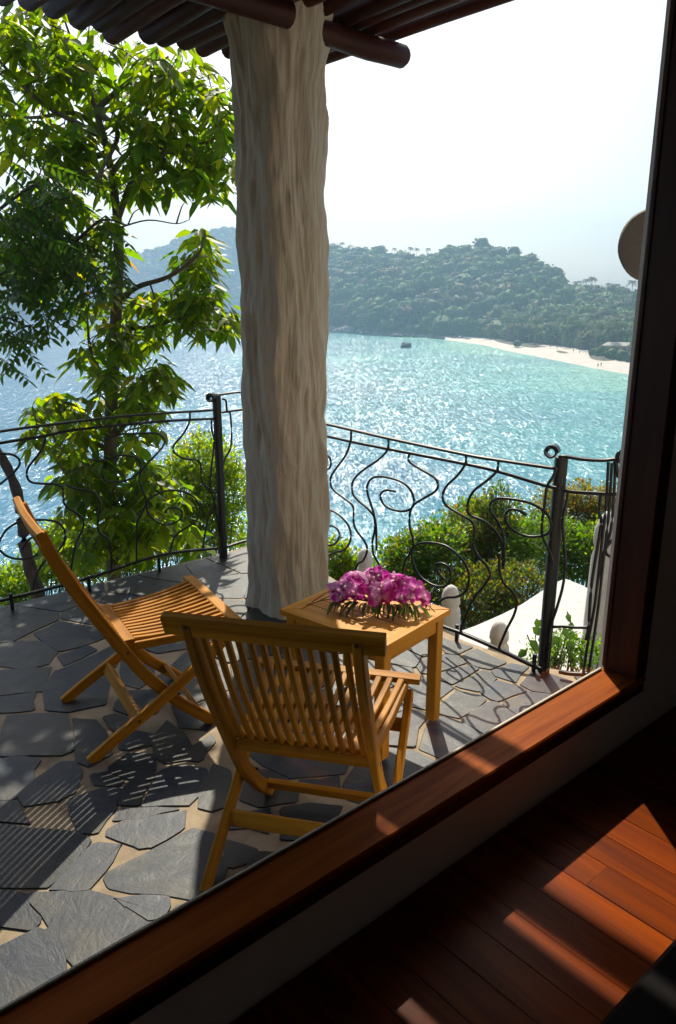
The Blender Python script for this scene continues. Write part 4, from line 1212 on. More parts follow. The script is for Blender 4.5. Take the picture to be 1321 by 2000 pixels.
prof = [(-.5, .066), (.10, .066), (.135, .062), (.15, .050), (.165, .050), (.18, .058), (.22, .056), (.26, .046), (.285, .030), (.297, .010)]
for (u, v, y, k, lab) in [(882, 1143, 4.40, 1.0, 'short white rounded post behind the right corner of the wooden table'), (977, 1213, 4.05, .95, 'short white rounded post in front of the white ramp'), (714, 1071, 5.45, 1.0, 'short white rounded post behind the orchids, nearest the column')]:
    p = py(u, v, y); o = lathe(prof, 20, .12, u).build('white_post', M['white'], smooth=True, angle=40)
    o.scale = (k, k, k); o.location = (p[0], p[1], p[2] - .297*k)
    tag(o, lab, 'post', 'short white plaster posts beyond the railing')
p = py(1190, 1000, 4.9)
prof2 = [(-2.4, .10), (-.75, .095), (-.32, .085), (-.26, .07), (-.22, .085), (-.12, .082), (-.04, .055), (0, .02)]
o = lathe(prof2, 22, .08, 3).build('white_pillar', M['white'], smooth=True, angle=50); o.location = tuple(p)
tag(o, 'tall white plastered pillar seen between the end railing bars and the window frame', 'pillar')

# ------------------------------------------------------------------ railing
def on_path(u, v, path):
    """where the sight line meets the vertical sheet standing on the railing's plan"""
    d = ray(u, v); best = None
    for i in range(len(path) - 1):
        a, b = np.array(path[i]), np.array(path[i+1]); e = b - a
        A = np.array([[d[0], -e[0]], [d[1], -e[1]]])
        try: t, s_ = np.linalg.solve(A, a - C0[:2])
        except np.linalg.LinAlgError: continue
        lo = -.15 if i == 0 else 0; hi = 1.15 if i == len(path) - 2 else 1
        if lo <= s_ <= hi and t > 0:
            best = C0 + d * t; break
    return best
rail = empty('balcony_railing', (-.765, 4.765, 0))
tag(rail, 'black wrought iron balcony railing with wavy bars and big spirals around the terrace', 'railing')
RB = (-.765, 4.765, 0)
def iron(name, pts, r_, n=8, smooth_=True, sec=None):
    P = catmull(pts, 5) if smooth_ and len(pts) > 2 else pts
    mb_ = MB()
    if sec: mb_.sweep(P, sec)
    else: mb_.tube(P, r_, n)
    return mb_.build(name, M['iron'], rail, True, angle=50, base=RB)
def c5(L): return [(x * .36345, 750 + y * .36345) for x, y in L]
def c6(L): return [(600 + x * .49962, 800 + y * .49962) for x, y in L]
def trace(name, px, path, r_, **k):
    P = [on_path(u, v, path) for u, v in px]; P = [p for p in P if p is not None]
    if len(P) > 1: return iron(name, P, r_, **k)
def level(name, px, path, r_, ext0=None, **k):
    return trace(name, px, path, r_, **k)
# top, second and bottom rails
hz = 1.0
def rail_run(name, plan, z, r_, sec=None):
    return iron(name, [np.array([x, y, zz]) for (x, y), zz in zip(plan, z if isinstance(z, list) else [z]*len(plan))], r_, smooth_=True, sec=sec)
flat_sec = rsec(.030, .012, .003)
sq = rsec(.020, .016, .003)
LP = [(-3.6, 2.39), (-2.6, 3.24), (-1.806, 3.90), (-1.30, 4.33), (-.80, 4.74)]
trace('top_rail', c5([(-900, 415), (-400, 320), (0, 255), (380, 205), (750, 165), (1130, 141), (1152, 120), (1158, 75)]), LP, .011, sec=flat_sec)
trace('second_rail', c5([(-900, 480), (-400, 390), (0, 318), (240, 280), (420, 245), (860, 202), (1165, 186)]), LP, .008)
trace('bottom_rail', c5([(-900, 1370), (-400, 1255), (0, 1165), (450, 1050), (860, 920), (1170, 882)]), LP, .011, sec=sq)
for u, v in [(25, 1192), (176, 1157), (312, 1118), (-200, 1240)]:
    p = pz(u, v); iron('foot', [p + [0, 0, .10], p], .010, smooth_=False)
iron('post', [np.array([-.765, 4.765, -.01]), np.array([-.765, 4.765, 1.085])], .02, smooth_=False, sec=rsec(.042, .042, .004))
MP = [(-.765, 4.765), (-.62, 4.93), (-.50, 4.90), (-.40, 4.78)]
rail_run('top_rail', MP, [1.085, 1.085, 1.08, 1.05], .011, flat_sec); rail_run('second_rail', MP, .97, .008); rail_run('bottom_rail', MP, .07, .011, sq)
iron('post', [np.array([-.40, 4.80, -.01]), np.array([-.40, 4.80, 1.05])], .02, smooth_=False, sec=rsec(.042, .042, .004))
trace('top_rail', c6([(-330, -10), (-120, 20), (70, 55), (320, 112), (625, 176), (750, 197), (965, 229)]), RAIL_R, .011, sec=flat_sec)
trace('second_rail', c6([(-330, 50), (-120, 70), (70, 103), (170, 125), (320, 155), (620, 213), (750, 243), (930, 297), (985, 308)]), RAIL_R, .008)
trace('bottom_rail', c6([(-330, 560), (-60, 650), (200, 720), (525, 845), (600, 872), (745, 935), (885, 1002), (940, 1018), (985, 1024)]), RAIL_R, .011, sec=sq)
for u, v in [(892, 1252), (1042, 1312), (760, 1205)]:
    p = pz(u, v); iron('foot', [p + [0, 0, .09], p], .010, smooth_=False)
pt = py(1097, 893, 3.16); pb = pz(1057, 1305)
iron('post', [np.array([pb[0], 3.16, -.01]), np.array([(pb[0] + pt[0]) / 2, 3.16, .5]), np.array([pt[0], 3.16, pt[2]])], .022, smooth_=False, sec=rsec(.048, .048, .005))
EP = [(.95, 3.13), (1.16, 3.03), (1.36, 2.94), (1.9, 2.7)]
trace('top_rail', c6([(985, 185), (1010, 183), (1070, 193), (1150, 198), (1205, 193)]), EP, .011, sec=flat_sec)
trace('second_rail', c6([(1005, 318), (1050, 323), (1120, 327), (1180, 330), (1240, 330)]), EP, .008)
trace('bottom_rail', c6([(985, 1024), (1030, 1032), (1100, 1034), (1180, 1032)]), EP, .011, sec=sq)
trace('scroll_bar', c6([(1205, 193), (1212, 240), (1225, 265), (1260, 268)]), EP, .010)
trace('cross_bar', c6([(960, 850), (1000, 848), (1045, 852), (1095, 852)]), EP, .007)
for L in [[(1178, 205), (1168, 380), (1148, 560), (1125, 760), (1100, 900), (1078, 1042)], [(1192, 208), (1180, 400), (1158, 600), (1135, 800), (1098, 1040)], [(1205, 208), (1200, 330), (1188, 470), (1160, 560), (1140, 650), (1130, 720)],
          [(1148, 335), (1142, 400), (1150, 440), (1135, 540), (1112, 690), (1100, 850), (1090, 900)], [(1240, 480), (1200, 505), (1170, 540), (1172, 565), (1200, 580), (1235, 575)]]:
    trace('wavy_bar' if L[0][0] != 1240 else 'spiral', c6(L), EP, .0064 if L[0][1] < 300 else .007)
left_bars = [('wavy_bar', [(0, 375), (60, 378), (100, 400), (105, 435), (70, 480), (0, 540)]),
    ('wavy_bar', [(248, 270), (235, 330), (210, 375), (155, 445), (145, 490), (165, 525), (215, 535), (300, 540), (338, 560), (340, 620), (360, 660), (420, 700), (452, 735), (440, 790), (405, 870), (385, 980), (375, 1065)]),
    ('spiral', [(180, 1105), (190, 1040), (235, 960), (310, 900), (348, 840), (345, 780), (300, 740), (220, 730), (110, 740), (40, 780), (0, 840), (-5, 880), (30, 920), (90, 940), (160, 935), (205, 915)]),
    ('spiral', [(110, 885), (122, 885), (150, 840), (200, 815)]),
    ('wavy_bar', [(560, 300), (640, 272), (715, 268), (800, 264), (850, 268), (885, 300), (870, 345), (800, 420), (755, 480), (750, 530), (775, 590), (785, 640), (760, 700), (735, 760), (735, 960)]),
    ('spiral', [(500, 410), (575, 410), (640, 385), (720, 390), (755, 420), (750, 470), (700, 510), (630, 525), (570, 520), (548, 470), (560, 430)]),
    ('spiral', [(915, 905), (935, 830), (975, 790), (1050, 740), (1075, 680), (1050, 615), (990, 580), (910, 572), (830, 600), (790, 640), (800, 700), (850, 745), (910, 755), (965, 730), (980, 690), (950, 665), (905, 670), (885, 697)]),
    ('wavy_bar', [(1022, 152), (1018, 205), (985, 270), (935, 330), (940, 370), (990, 400), (1060, 410), (1080, 440), (1085, 520), (1120, 560), (1155, 590), (1150, 640), (1125, 700), (1105, 790), (1090, 890)]),
    ('wavy_bar', [(1150, 182), (1138, 200), (1140, 250), (1152, 300), (1145, 380), (1135, 470), (1130, 560), (1150, 620), (1170, 740), (1185, 830)]),
    ('wavy_bar', [(350, 540), (400, 560), (500, 580), (540, 640), (530, 700), (530, 790), (590, 850), (600, 1000)]),
    ('wavy_bar', [(-300, 380), (-330, 450), (-380, 520), (-360, 580), (-260, 600), (-200, 660), (-180, 760), (-250, 900), (-280, 1100), (-270, 1220)]),
    ('wavy_bar', [(-700, 430), (-690, 520), (-620, 620), (-600, 700), (-660, 800), (-640, 950), (-600, 1280)])]
for nme, L in left_bars: trace(nme, c5(L), LP, .0064)
trace('wavy_bar', c5([(1195, 80), (1215, 90), (1220, 140), (1240, 170), (1243, 330), (1210, 400), (1200, 440)]), [(-.75, 4.80), (-.60, 4.93), (-.45, 5.0)], .0064)
right_bars = [('wavy_bar', [(173, 82), (170, 125), (150, 180), (110, 235), (92, 270), (100, 310), (150, 350), (180, 380), (182, 440), (195, 475), (225, 515), (235, 550), (220, 590), (195, 610), (175, 700)]),
    ('wavy_bar', [(318, 108), (315, 155), (280, 195), (215, 240), (180, 280), (178, 325), (200, 355), (245, 395), (268, 440), (272, 550)]),
    ('spiral', [(300, 700), (290, 625), (262, 570), (255, 520), (265, 470), (262, 410), (240, 340), (235, 300), (255, 268), (300, 263), (370, 283), (408, 320), (418, 365), (402, 390), (365, 397), (320, 385), (293, 360), (288, 330), (310, 315), (345, 320)]),
    ('wavy_bar', [(400, 172), (398, 200), (430, 225), (490, 260), (512, 290), (500, 320), (450, 350), (415, 375), (402, 410), (402, 460), (415, 510), (410, 550), (385, 590), (375, 640), (378, 740)]),
    ('spiral', [(520, 748), (545, 735), (590, 730), (625, 700), (633, 640), (600, 580), (540, 532), (460, 520), (420, 535), (410, 560), (415, 600), (440, 650), (490, 685), (535, 692), (560, 665), (556, 622), (530, 602), (505, 608), (515, 640), (540, 665)]),
    ('wavy_bar', [(622, 175), (618, 213), (590, 255), (545, 300), (530, 340), (545, 375), (600, 410), (645, 440), (655, 480), (650, 530), (670, 575), (705, 615), (715, 650), (690, 690), (650, 740), (615, 820), (600, 868)]),
    ('wavy_bar', [(748, 195), (742, 240), (700, 280), (650, 320), (628, 370), (635, 410), (690, 435), (740, 480), (762, 530), (768, 620)]),
    ('spiral', [(768, 622), (772, 550), (765, 480), (740, 430), (716, 395), (718, 365), (745, 348), (800, 350), (870, 365), (930, 400), (955, 445), (945, 480), (910, 495), (860, 495), (810, 475), (780, 440), (778, 405), (800, 390), (830, 395), (858, 412)]),
    ('wavy_bar', [(752, 560), (752, 600), (755, 640), (770, 680), (805, 715), (820, 750), (810, 800), (780, 860), (750, 930)]),
    ('wavy_bar', [(975, 228), (960, 265), (938, 300), (930, 360), (918, 450), (922, 500), (950, 560), (962, 600)]),
    ('spiral', [(20, 180), (50, 165), (75, 175), (92, 195), (90, 225), (70, 238), (30, 260)]),
    ('spiral', [(60, 590), (85, 570), (110, 558), (150, 545), (172, 500), (160, 450), (120, 408), (80, 393), (30, 400), (-10, 440), (-10, 500), (20, 535), (75, 532), (108, 525), (125, 500), (122, 472), (100, 455), (70, 458), (50, 480)])]
for nme, L in right_bars: trace(nme, c6(L), RAIL_R, .0064)
for L in [[(1020, 325), (1015, 360), (1000, 430), (1005, 520), (1010, 600), (1000, 690), (975, 780), (950, 860), (938, 990)]]:
    trace('wavy_bar', c6(L), EP, .0064)
# curled finials on the posts
def curl(c, axis, r0, turns, wd, start, sgn=1):
    a0 = start; ax = Vector(axis).normalized(); s_ = ax.cross(Vector((0, 0, 1))).normalized(); u_ = Vector((0, 0, 1))
    P = []
    for i in range(22):
        t = i / 21; a = a0 + sgn * t * turns * 2 * math.pi; r_ = r0 * (1 - .45 * t)
        P.append(Vector(c) + s_ * (r_ * math.cos(a)) + u_ * (r_ * math.sin(a)))
    mb_ = MB(); n = 4
    V = []
    for i, p in enumerate(P):
        t = (P[min(i+1, 21)] - P[max(i-1, 0)]).normalized(); nn = ax.cross(t)
        for a, b in ((-1, -1), (1, -1), (1, 1), (-1, 1)): V.append(p + ax * (a * wd/2) + nn * (b * .0035))
    mb_.add(V, [(r*4+i, r*4+(i+1) % 4, (r+1)*4+(i+1) % 4, (r+1)*4+i) for r in range(21) for i in range(4)] + [(0, 1, 2, 3), (84, 85, 86, 87)])
    return mb_.build('curled_finial', M['iron'], rail, base=RB)
p = on_path(1078, 882, RAIL_R); curl(p, (.45, .89, 0), .030, 1.5, .045, 0)
p = on_path(413, 777, LP); curl(p, (.45, .89, 0), .030, 1.5, .04, 0)
p = on_path(1218, 892, EP); curl(p, (.5, .86, 0), .028, 1.4, .04, 2)

# ------------------------------------------------------------------ carved column
CC = DW * 2.392 + NW * 3.20
def column():
    nu, nv = 220, 560
    hw = .175; V = np.zeros((nv, nu, 3)); Z = np.linspace(-.02, 2.97, nv)
    for j, z in enumerate(Z):
        flare = .0 + .045 * max(0, (z - 2.45) / .5) ** 2 + .02 * max(0, (.12 - z) / .12)
        wobx = .012 * mnoise.noise(Vector((z * 1.3, 3.3, 0))); woby = .012 * mnoise.noise(Vector((z * 1.3, 9.3, 0)))
        for i in range(nu):
            a = 2 * math.pi * i / nu
            ca, sa = math.cos(a), math.sin(a)
            pw = 4.2
            r_ = hw / ((abs(ca) ** pw + abs(sa) ** pw) ** (1 / pw))
            # flowing carved grain: long strands that lean and merge
            wz = z + .25 * mnoise.noise(Vector((ca * 1.2, sa * 1.2, z * .8)))
            sw = a + .28 * mnoise.noise(Vector((ca * .9 + 5, sa * .9, z * 1.1))) + .06 * mnoise.noise(Vector((ca * 3, sa * 3, z * 3)))
            s1 = mnoise.noise(Vector((math.cos(sw) * 6.0, math.sin(sw) * 6.0, wz * 2.3)))
            s2 = mnoise.noise(Vector((math.cos(sw) * 17, math.sin(sw) * 17, wz * 3.6 + 7)))
            s3 = mnoise.noise(Vector((ca * 2.0, sa * 2.0, z * 4.3 + 11)))
            s5 = mnoise.noise(Vector((math.cos(a + z * .55) * 2.3, math.sin(a + z * .55) * 2.3, z * 1.5 + 20)))
            s4 = mnoise.noise(Vector((ca * 4.5 + z * 1.5, sa * 4.5, z * 9)))
            rid = (1 - abs(s1) * 2.2)
            r_ += .0050 * rid + .0030 * (1 - 2 * abs(s2)) + .017 * s3 + .009 * s4 + .013 * (1 - 3 * abs(s5)) + flare
            V[j, i] = (CC[0] + wobx + DW[0] * r_ * ca + NW[0] * r_ * sa, CC[1] + woby + DW[1] * r_ * ca + NW[1] * r_ * sa, z)
    V = V.reshape(-1, 3)
    i = np.arange(nu); j = np.arange(nv - 1)
    I, J = np.meshgrid(i, j)
    Fq = np.stack([J*nu+I, J*nu+(I+1) % nu, (J+1)*nu+(I+1) % nu, (J+1)*nu+I], -1).reshape(-1, 4)
    return npmesh('carved_column', V - np.array([CC[0], CC[1], 0]), Fq, M['column'], smooth=True)
o = link('carved_column', column(), loc=(CC[0], CC[1], 0))
tag(o, 'thick column of pale plaster carved like tree bark holding up the log roof', 'column')

# ------------------------------------------------------------------ log roof
roof = empty('log_roof', wl(0, 1.2, 2.8))
tag(roof, 'dark red brown roof of round logs laid side by side on the plaster column', 'roof')
RBs = wl(0, 1.2, 2.8)
EDGE_A, EDGE_O, ZR = 3.06, 3.86, 2.95
k = 0
LA = [EDGE_A - q for q in (.036, .205, .296, .380, .537, .667)]
while LA[-1] > -2.2: LA.append(LA[-1] - (.112 if len(LA) == 6 else .116))
for a in LA:
    end = EDGE_O + rng.uniform(-.04, .03) + (.10 if k == 9 else 0)
    r_ = (.034 if k == 0 else .043 if k < 6 else .052) * rng.uniform(.94, 1.04)
    P = [wl(a + rng.normal(0, .006), o_, ZR + rng.normal(0, .004)) for o_ in np.linspace(1.03, end, 6)] + [wl(a, end + .012, ZR)]
    MB().tube(P, r_, 12, [rng.uniform(.95, 1.04) for _ in range(6)] + [.80]).build('log', M['log_wood'], roof, True, 50, base=RBs)
    k += 1
def along_log(a0, a1, o_, z, r_):
    P = [wl(x, o_ + rng.normal(0, .004), z + rng.normal(0, .003)) for x in np.linspace(a0, a1, 7)]
    P = [wl(a0 - .01, o_, z)] + P + [wl(a1 + .012, o_, z)]
    MB().tube(P, r_, 14, [.82] + [rng.uniform(.96, 1.03) for _ in range(7)] + [.84]).build('beam', M['log_wood'], roof, True, 50, base=RBs)
along_log(-2.2, 2.28, 2.96, 2.85, .052)
along_log(2.35, 3.06, 3.05, 2.85, .055)
b = MB()
def wbox(mb_, a0, a1, o0, o1, z0, z1, e=0.0):
    c = DW * (a0+a1)/2 + NW * (o0+o1)/2
    return mb_.box((c[0], c[1], (z0+z1)/2), a1-a0, o1-o0, z1-z0, math.atan2(DW[1], DW[0]), e)
for q0, q1 in ((0, .070), (.160, .424), (.492, .580), (.622, 5.4)):
    wbox(MB(), EDGE_A - q1, EDGE_A - q0, .9, EDGE_O, ZR + .053, ZR + .09, .004).build('roof_board', M['thatch'], roof, base=RBs)

# ------------------------------------------------------------------ window and room
W0, W1 = -1.25, 2.069
def wstruct(name, a0, a1, o0, o1, z0, z1, mat):
    return tag(wbox(MB(), a0, a1, o0, o1, z0, z1).build(name, mat), kind='structure')
ZS = .521; ZT = 2.55
wstruct('window_wall_below', -2.4, 4.4, 1.006, 1.15, -.5, .462, M['cream'])
wstruct('window_wall_right', W1 + .064, 4.4, 1.006, 1.15, .4625, 2.87, M['cream'])
wstruct('window_wall_left', -2.4, W0 - .064, 1.006, 1.15, .4625, 2.87, M['cream'])
wstruct('window_wall_above', W0 - .062, W1 + .062, 1.006, 1.15, ZT + .064, 2.868, M['cream'])
M['bead'] = flat('sunlit_bead', (.42, .37, .28))  # beige bead, its paler tone stands in for sun grazing the top
win = empty('window', wl((W0+W1)/2, 1.05, ZS))
tag(win, 'large picture window in a dark varnished redwood frame between the room and the terrace', 'window')
WB = wl((W0+W1)/2, 1.05, ZS)
wbox(MB(), W0 - .06, W1 + .06, .985, 1.105, ZS - .020, ZS, .004).build('sill', M['frame_wood'], win, base=WB)
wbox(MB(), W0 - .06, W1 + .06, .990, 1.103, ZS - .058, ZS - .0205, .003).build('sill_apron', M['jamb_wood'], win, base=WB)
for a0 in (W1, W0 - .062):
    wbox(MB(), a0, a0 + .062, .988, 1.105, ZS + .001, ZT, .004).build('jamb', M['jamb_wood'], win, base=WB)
wbox(MB(), W0 - .06, W1 + .06, .986, 1.105, ZT + .001, ZT + .06, .004).build('head_rail', M['frame_wood'], win, base=WB)
wbox(MB(), W0, W1 - .012, 1.097, 1.106, ZS + .0005, ZS + .007, .002).build('glazing_bead', M['bead'], win, base=WB)
wbox(MB(), W1 - .004, W1 - .0005, 1.090, 1.104, ZS + .0125, ZT - .002, .001).build('glazing_bead', M['jamb_wood'], win, base=WB)
p4 = [wl(W0 + .001, 1.099, ZS + .006), wl(W1 - .005, 1.099, ZS + .006), wl(W1 - .005, 1.099, ZT - .003), wl(W0 + .001, 1.099, ZT - .003)]
p5 = [wl(W0 + .001, 1.103, ZS + .006), wl(W1 - .005, 1.103, ZS + .006), wl(W1 - .005, 1.103, ZT - .003), wl(W0 + .001, 1.103, ZT - .003)]
mb = MB(); mb.add(p4 + p5, [(0, 1, 2, 3), (7, 6, 5, 4), (0, 4, 5, 1), (1, 5, 6, 2), (2, 6, 7, 3), (3, 7, 4, 0)]); mb.build('pane', M['glass'], win, base=WB)
# room shell
fl = tag(wbox(MB(), -2.4, 4.4, -2.6, 1.005, .10, FLOOR_IN - .014).build('interior_floor', M['black']), kind='structure')
a = -2.39
pw_ = .098
while a < 4.3:
    cuts = sorted([-2.6, 1.003, rng.uniform(-1.9, .0), ] + ([rng.uniform(.2, .8)] if rng.random() < .35 else []))
    for o0, o1 in zip(cuts[:-1], cuts[1:]):
        z = FLOOR_IN - rng.uniform(0, .0012)
        wbox(MB(), a + .0004, a + pw_ - .0004, o0 + .0006, o1 - .0006, FLOOR_IN - .0139, z, .0010).build('plank', M['floor_wood'], fl)
    a += pw_
wstruct('back_wall', -2.4, 4.4, -2.72, -2.601, .1, 2.87, M['room'])
wstruct('left_wall', -2.52, -2.401, -2.72, 1.15, .1, 2.87, M['room'])
wstruct('right_wall', 4.401, 4.52, -2.72, 1.15, .1, 2.87, M['room'])
wstruct('ceiling', -2.52, 4.52, -2.72, 1.0, 2.872, 2.95, M['room'])
wstruct('house_roof', -2.6, 4.6, -2.8, .89, 2.96, 3.05, M['thatch'])
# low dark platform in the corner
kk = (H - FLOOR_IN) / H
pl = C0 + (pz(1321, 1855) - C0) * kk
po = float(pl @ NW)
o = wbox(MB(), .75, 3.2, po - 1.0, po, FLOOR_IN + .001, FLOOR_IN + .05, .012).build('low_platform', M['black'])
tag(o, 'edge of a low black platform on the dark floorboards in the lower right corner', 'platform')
# curtain gathered right of the window
mb = MB(); nn = 60; V = []; 
for z in np.linspace(.62, 2.45, 14):
    for i in range(nn + 1):
        a_ = 2.34 + .5 * i / nn; V.append(wl(a_, .93 + .022 * math.sin(i * .9 + z * .6) + .008 * math.sin(i * 2.3), z))
Fs = [(r*(nn+1)+i, r*(nn+1)+i+1, (r+1)*(nn+1)+i+1, (r+1)*(nn+1)+i) for r in range(13) for i in range(nn)]
mb.add(V, Fs); o = mb.build('curtain', M['curtain'], smooth=True)
sm = o.modifiers.new('solid', 'SOLIDIFY'); sm.thickness = .003
tag(o, 'dark brownish curtain hanging in folds beside the right window frame', 'curtain')
# rounded plaster disc fixed outside, half hidden by the frame
c = py(1283, 478, 2.62)
prof3 = [(-.02, .112), (-.012, .120), (.012, .121), (.022, .114), (.030, .06), (.031, .002)]
mb = lathe(prof3, 40, .05, 4)
o = mb.build('plaster_disc', M['grey_disc'], smooth=True, angle=40)
dirc = Vector((C0 - c)).normalized()
o.rotation_euler = (Vector((dirc.x, dirc.y, 0)).normalized()).to_track_quat('Z', 'Y').to_euler(); o.location = tuple(c)
tag(o, 'round grey brown plaster disc half hidden behind the right window frame', 'disc')
c_w = wl(float(c @ DW), 1.15, float(c[2]))
b = MB(); b.tube([tuple(c), c_w], .018, 10); b.build('bracket', M['grey_disc'], o).matrix_parent_inverse = Matrix.Identity(4)
bk = o.children[0]; bk.matrix_parent_inverse = (Matrix.Translation(o.location) @ o.rotation_euler.to_matrix().to_4x4()).inverted()

# ------------------------------------------------------------------ furniture
M['plug'] = flat('dark_wood_plug', (.07, .03, .008), .5)
def chair(loc, rz, label, group):
    root = empty('folding_chair', loc, rz)
    root.scale = (1, 1, .985)
    tag(root, label, 'chair', group)
    T = M['teak']
    prof_ = [(-.478, .905), (-.44, .80), (-.385, .68), (-.318, .555), (-.265, .46), (-.222, .385), (-.165, .29), (-.106, .214), (-.03, .125), (.04, .060), (.105, 0.0)]
    for y in (-.214, .214):
        P = catmull([(x, y, z) for x, z in prof_], 3)
        MB().sweep(P, rsec(.026, .046, .004), (0, 0, 1)).build('back_stile', T, root, True, 40)
    lp_ = [(-.395, 0.0), (-.30, .062), (-.131, .165), (0.0, .256), (.12, .345), (.188, .405)]
    for y in (-.252, .252):
        P = catmull([(x, y, z) for x, z in lp_], 3)
        MB().sweep(P, rsec(.025, .042, .004), (0, 0, 1)).build('rear_leg', T, root, True, 40)
    # top bar
    P = catmull([(-.476, -.278, .893), (-.482, -.14, .895), (-.485, 0, .896), (-.482, .14, .895), (-.476, .278, .893)], 4)
    tilt = Vector((.10, 0, 0))
    mb = MB(); mb.sweep(P, rsec(.030, .062, .006), (-.35, 0, 1)); mb.build('top_rail', T, root, True, 40)
    # vertical back slats
    for i in range(13):
        y = -.182 + .364 * i / 12
        pts = [(-.474, .875), (-.43, .78), (-.37, .655), (-.30, .53), (-.252, .452), (-.225, .418)]
        MB().sweep(catmull([(x + .004, y, z) for x, z in pts], 3), rsec(.014, .019, .003), (0, 0, 1)).build('back_slat', T, root, True, 40)
    MB().bar((-.232, -.200, .405), (-.232, .200, .405), .022, .036).build('lower_back_rail', T, root)
    # seat
    def sz(x): return .427 + .085 * (x + .03) ** 2 * 4 + .06 * (x)
    MB().bar((.196, -.285, .448), (.196, .285, .448), .050, .020, e=.005).build('seat_front_rail', T, root)
    MB().bar((-.205, -.198, sz(-.205) - .002), (-.205, .198, sz(-.205) - .002), .046, .019, e=.004).build('seat_rear_rail', T, root)
    for y in (-.239, .239):
        MB().sweep([(-.19, y * .84, sz(-.19) - .02), (0, y * .92, sz(0) - .02), (.185, y, sz(.185) - .022)], rsec(.018, .032, .003)).build('seat_side_rail', T, root)
    for i in range(13):
        t = -1 + 2 * i / 12
        xs_ = np.linspace(-.182, .172, 7)
        MB().sweep([(x, t * (.176 + .050 * (x + .18) / .36), sz(x)) for x in xs_], rsec(.0205, .013, .003)).build('seat_slat', T, root, True, 40)
    MB().bar((.02, -.225, sz(.02) - .026), (.02, .225, sz(.02) - .026), .030, .022).build('seat_batten', T, root)
    # stretchers
    MB().bar((-.205, -.24, .118), (-.205, .24, .118), .020, .048, (.5, 0, 1)).build('rear_stretcher', T, root)
    MB().bar((.045, -.20, .072), (.045, .20, .072), .020, .042, (-.5, 0, 1)).build('front_stretcher', T, root)
    MB().bar((.105, -.24, .325), (.105, .24, .325), .020, .045, (.6, 0, 1)).build('upper_stretcher', T, root)
    for y in (-.233, .233):
        MB().tube([(-.045, y - .028, .188), (-.045, y + .028, .188)], .005, 8).build('pivot_bolt', M['iron'], root)
        for x_, z_, yy in ((-.472, .892, .214), (-.219, .392, .214), (.165, .385, .252), (-.205, .118, .252), (.045, .075, .214)):
            sy_ = 1 if y > 0 else -1
            if x_ < -.4: MB().tube([(-.500, yy*sy_, .894), (-.5015, yy*sy_, .894)], .006, 8, upv=(0, 1, 0)).build('wood_plug', M['plug'], root)
            else: MB().tube([(x_, (yy + .0128)*sy_, z_), (x_, (yy + .0142)*sy_, z_)], .0065, 8).build('wood_plug', M['plug'], root)
    return root
lat1 = np.array([-.5, .866])
cc = np.array([-.718, 2.884]) - lat1 * .027
chair((cc[0], cc[1], .005), R(30), 'teak folding chair seen from the side, facing the column, farther from the window', 'teak folding chairs')
chair((-.05, 2.13, .002), R(76.7), 'teak folding chair seen from behind, nearest the window sill, facing the table', 'teak folding chairs')

TC = np.array([.106, 2.738]); TA = math.atan2(-.328, .396); TZ = .49
tab = empty('side_table', (TC[0], TC[1], .012), TA)
tag(tab, 'small low square wooden table in front of the column carrying the orchids', 'table')
tx, ty, tz = .257, .2155, TZ - .012
Wm = M['table_wood']
fwid = .058
# mitred frame
def mitre(pts, name):
    mb_ = MB(); n = len(pts); e = .0025
    ct_ = np.mean(pts, 0)
    V = [(x, y, tz - .022) for x, y in pts] + [(x, y, tz - e) for x, y in pts] + [(x + (ct_[0]-x)*.006, y + (ct_[1]-y)*.03, tz) for x, y in pts]
    Fs = [tuple(range(n))[::-1]] + [(r*n+i, r*n+(i+1) % n, (r+1)*n+(i+1) % n, (r+1)*n+i) for r in (0, 1) for i in range(n)] + [tuple(range(2*n, 3*n))]
    along = 0 if abs(pts[1][0]-pts[0][0]) > abs(pts[1][1]-pts[0][1]) else 1
    U = [[(V[i][along], V[i][1-along] + V[i][2]) for i in f] for f in Fs]
    mb_.add(V, Fs, U); return mb_.build(name, Wm, tab)
g = .0007
for s_ in (1, -1):
    mitre([(-tx*s_ + g*s_, -ty*s_), (tx*s_ - g*s_, -ty*s_), ((tx-fwid-g)*s_, -(ty-fwid)*s_), (-(tx-fwid-g)*s_, -(ty-fwid)*s_)], 'top_frame')
    mitre([(tx*s_, -(ty-g)*s_), (tx*s_, (ty-g)*s_), ((tx-fwid)*s_, (ty-fwid-g)*s_), ((tx-fwid)*s_, -(ty-fwid-g)*s_)], 'top_frame')
n_ = 5; wdt = 2 * (ty - fwid) / n_
for i in range(n_):
    y = -(ty - fwid) + wdt * (i + .5)
    MB().box((0, y, tz - .012), 2*(tx-fwid) - .002, wdt - .0025, .019, 0, .002).build('top_plank', Wm, tab)
for sx in (-1, 1):
    for sy in (-1, 1):
        MB().box((sx*(tx-.040), sy*(ty-.040), (tz-.022)/2), .044, .044, tz - .023, 0, .003).build('leg', Wm, tab)
for sy in (-1, 1):
    MB().box((0, sy*(ty-.034), tz - .022 - .033), 2*(tx-.040) - .046, .020, .064, 0, .002).build('apron', Wm, tab)
for sx in (-1, 1):
    MB().box((sx*(tx-.034), 0, tz - .022 - .033), .020, 2*(ty-.040) - .046, .064, 0, .002).build('apron', Wm, tab)

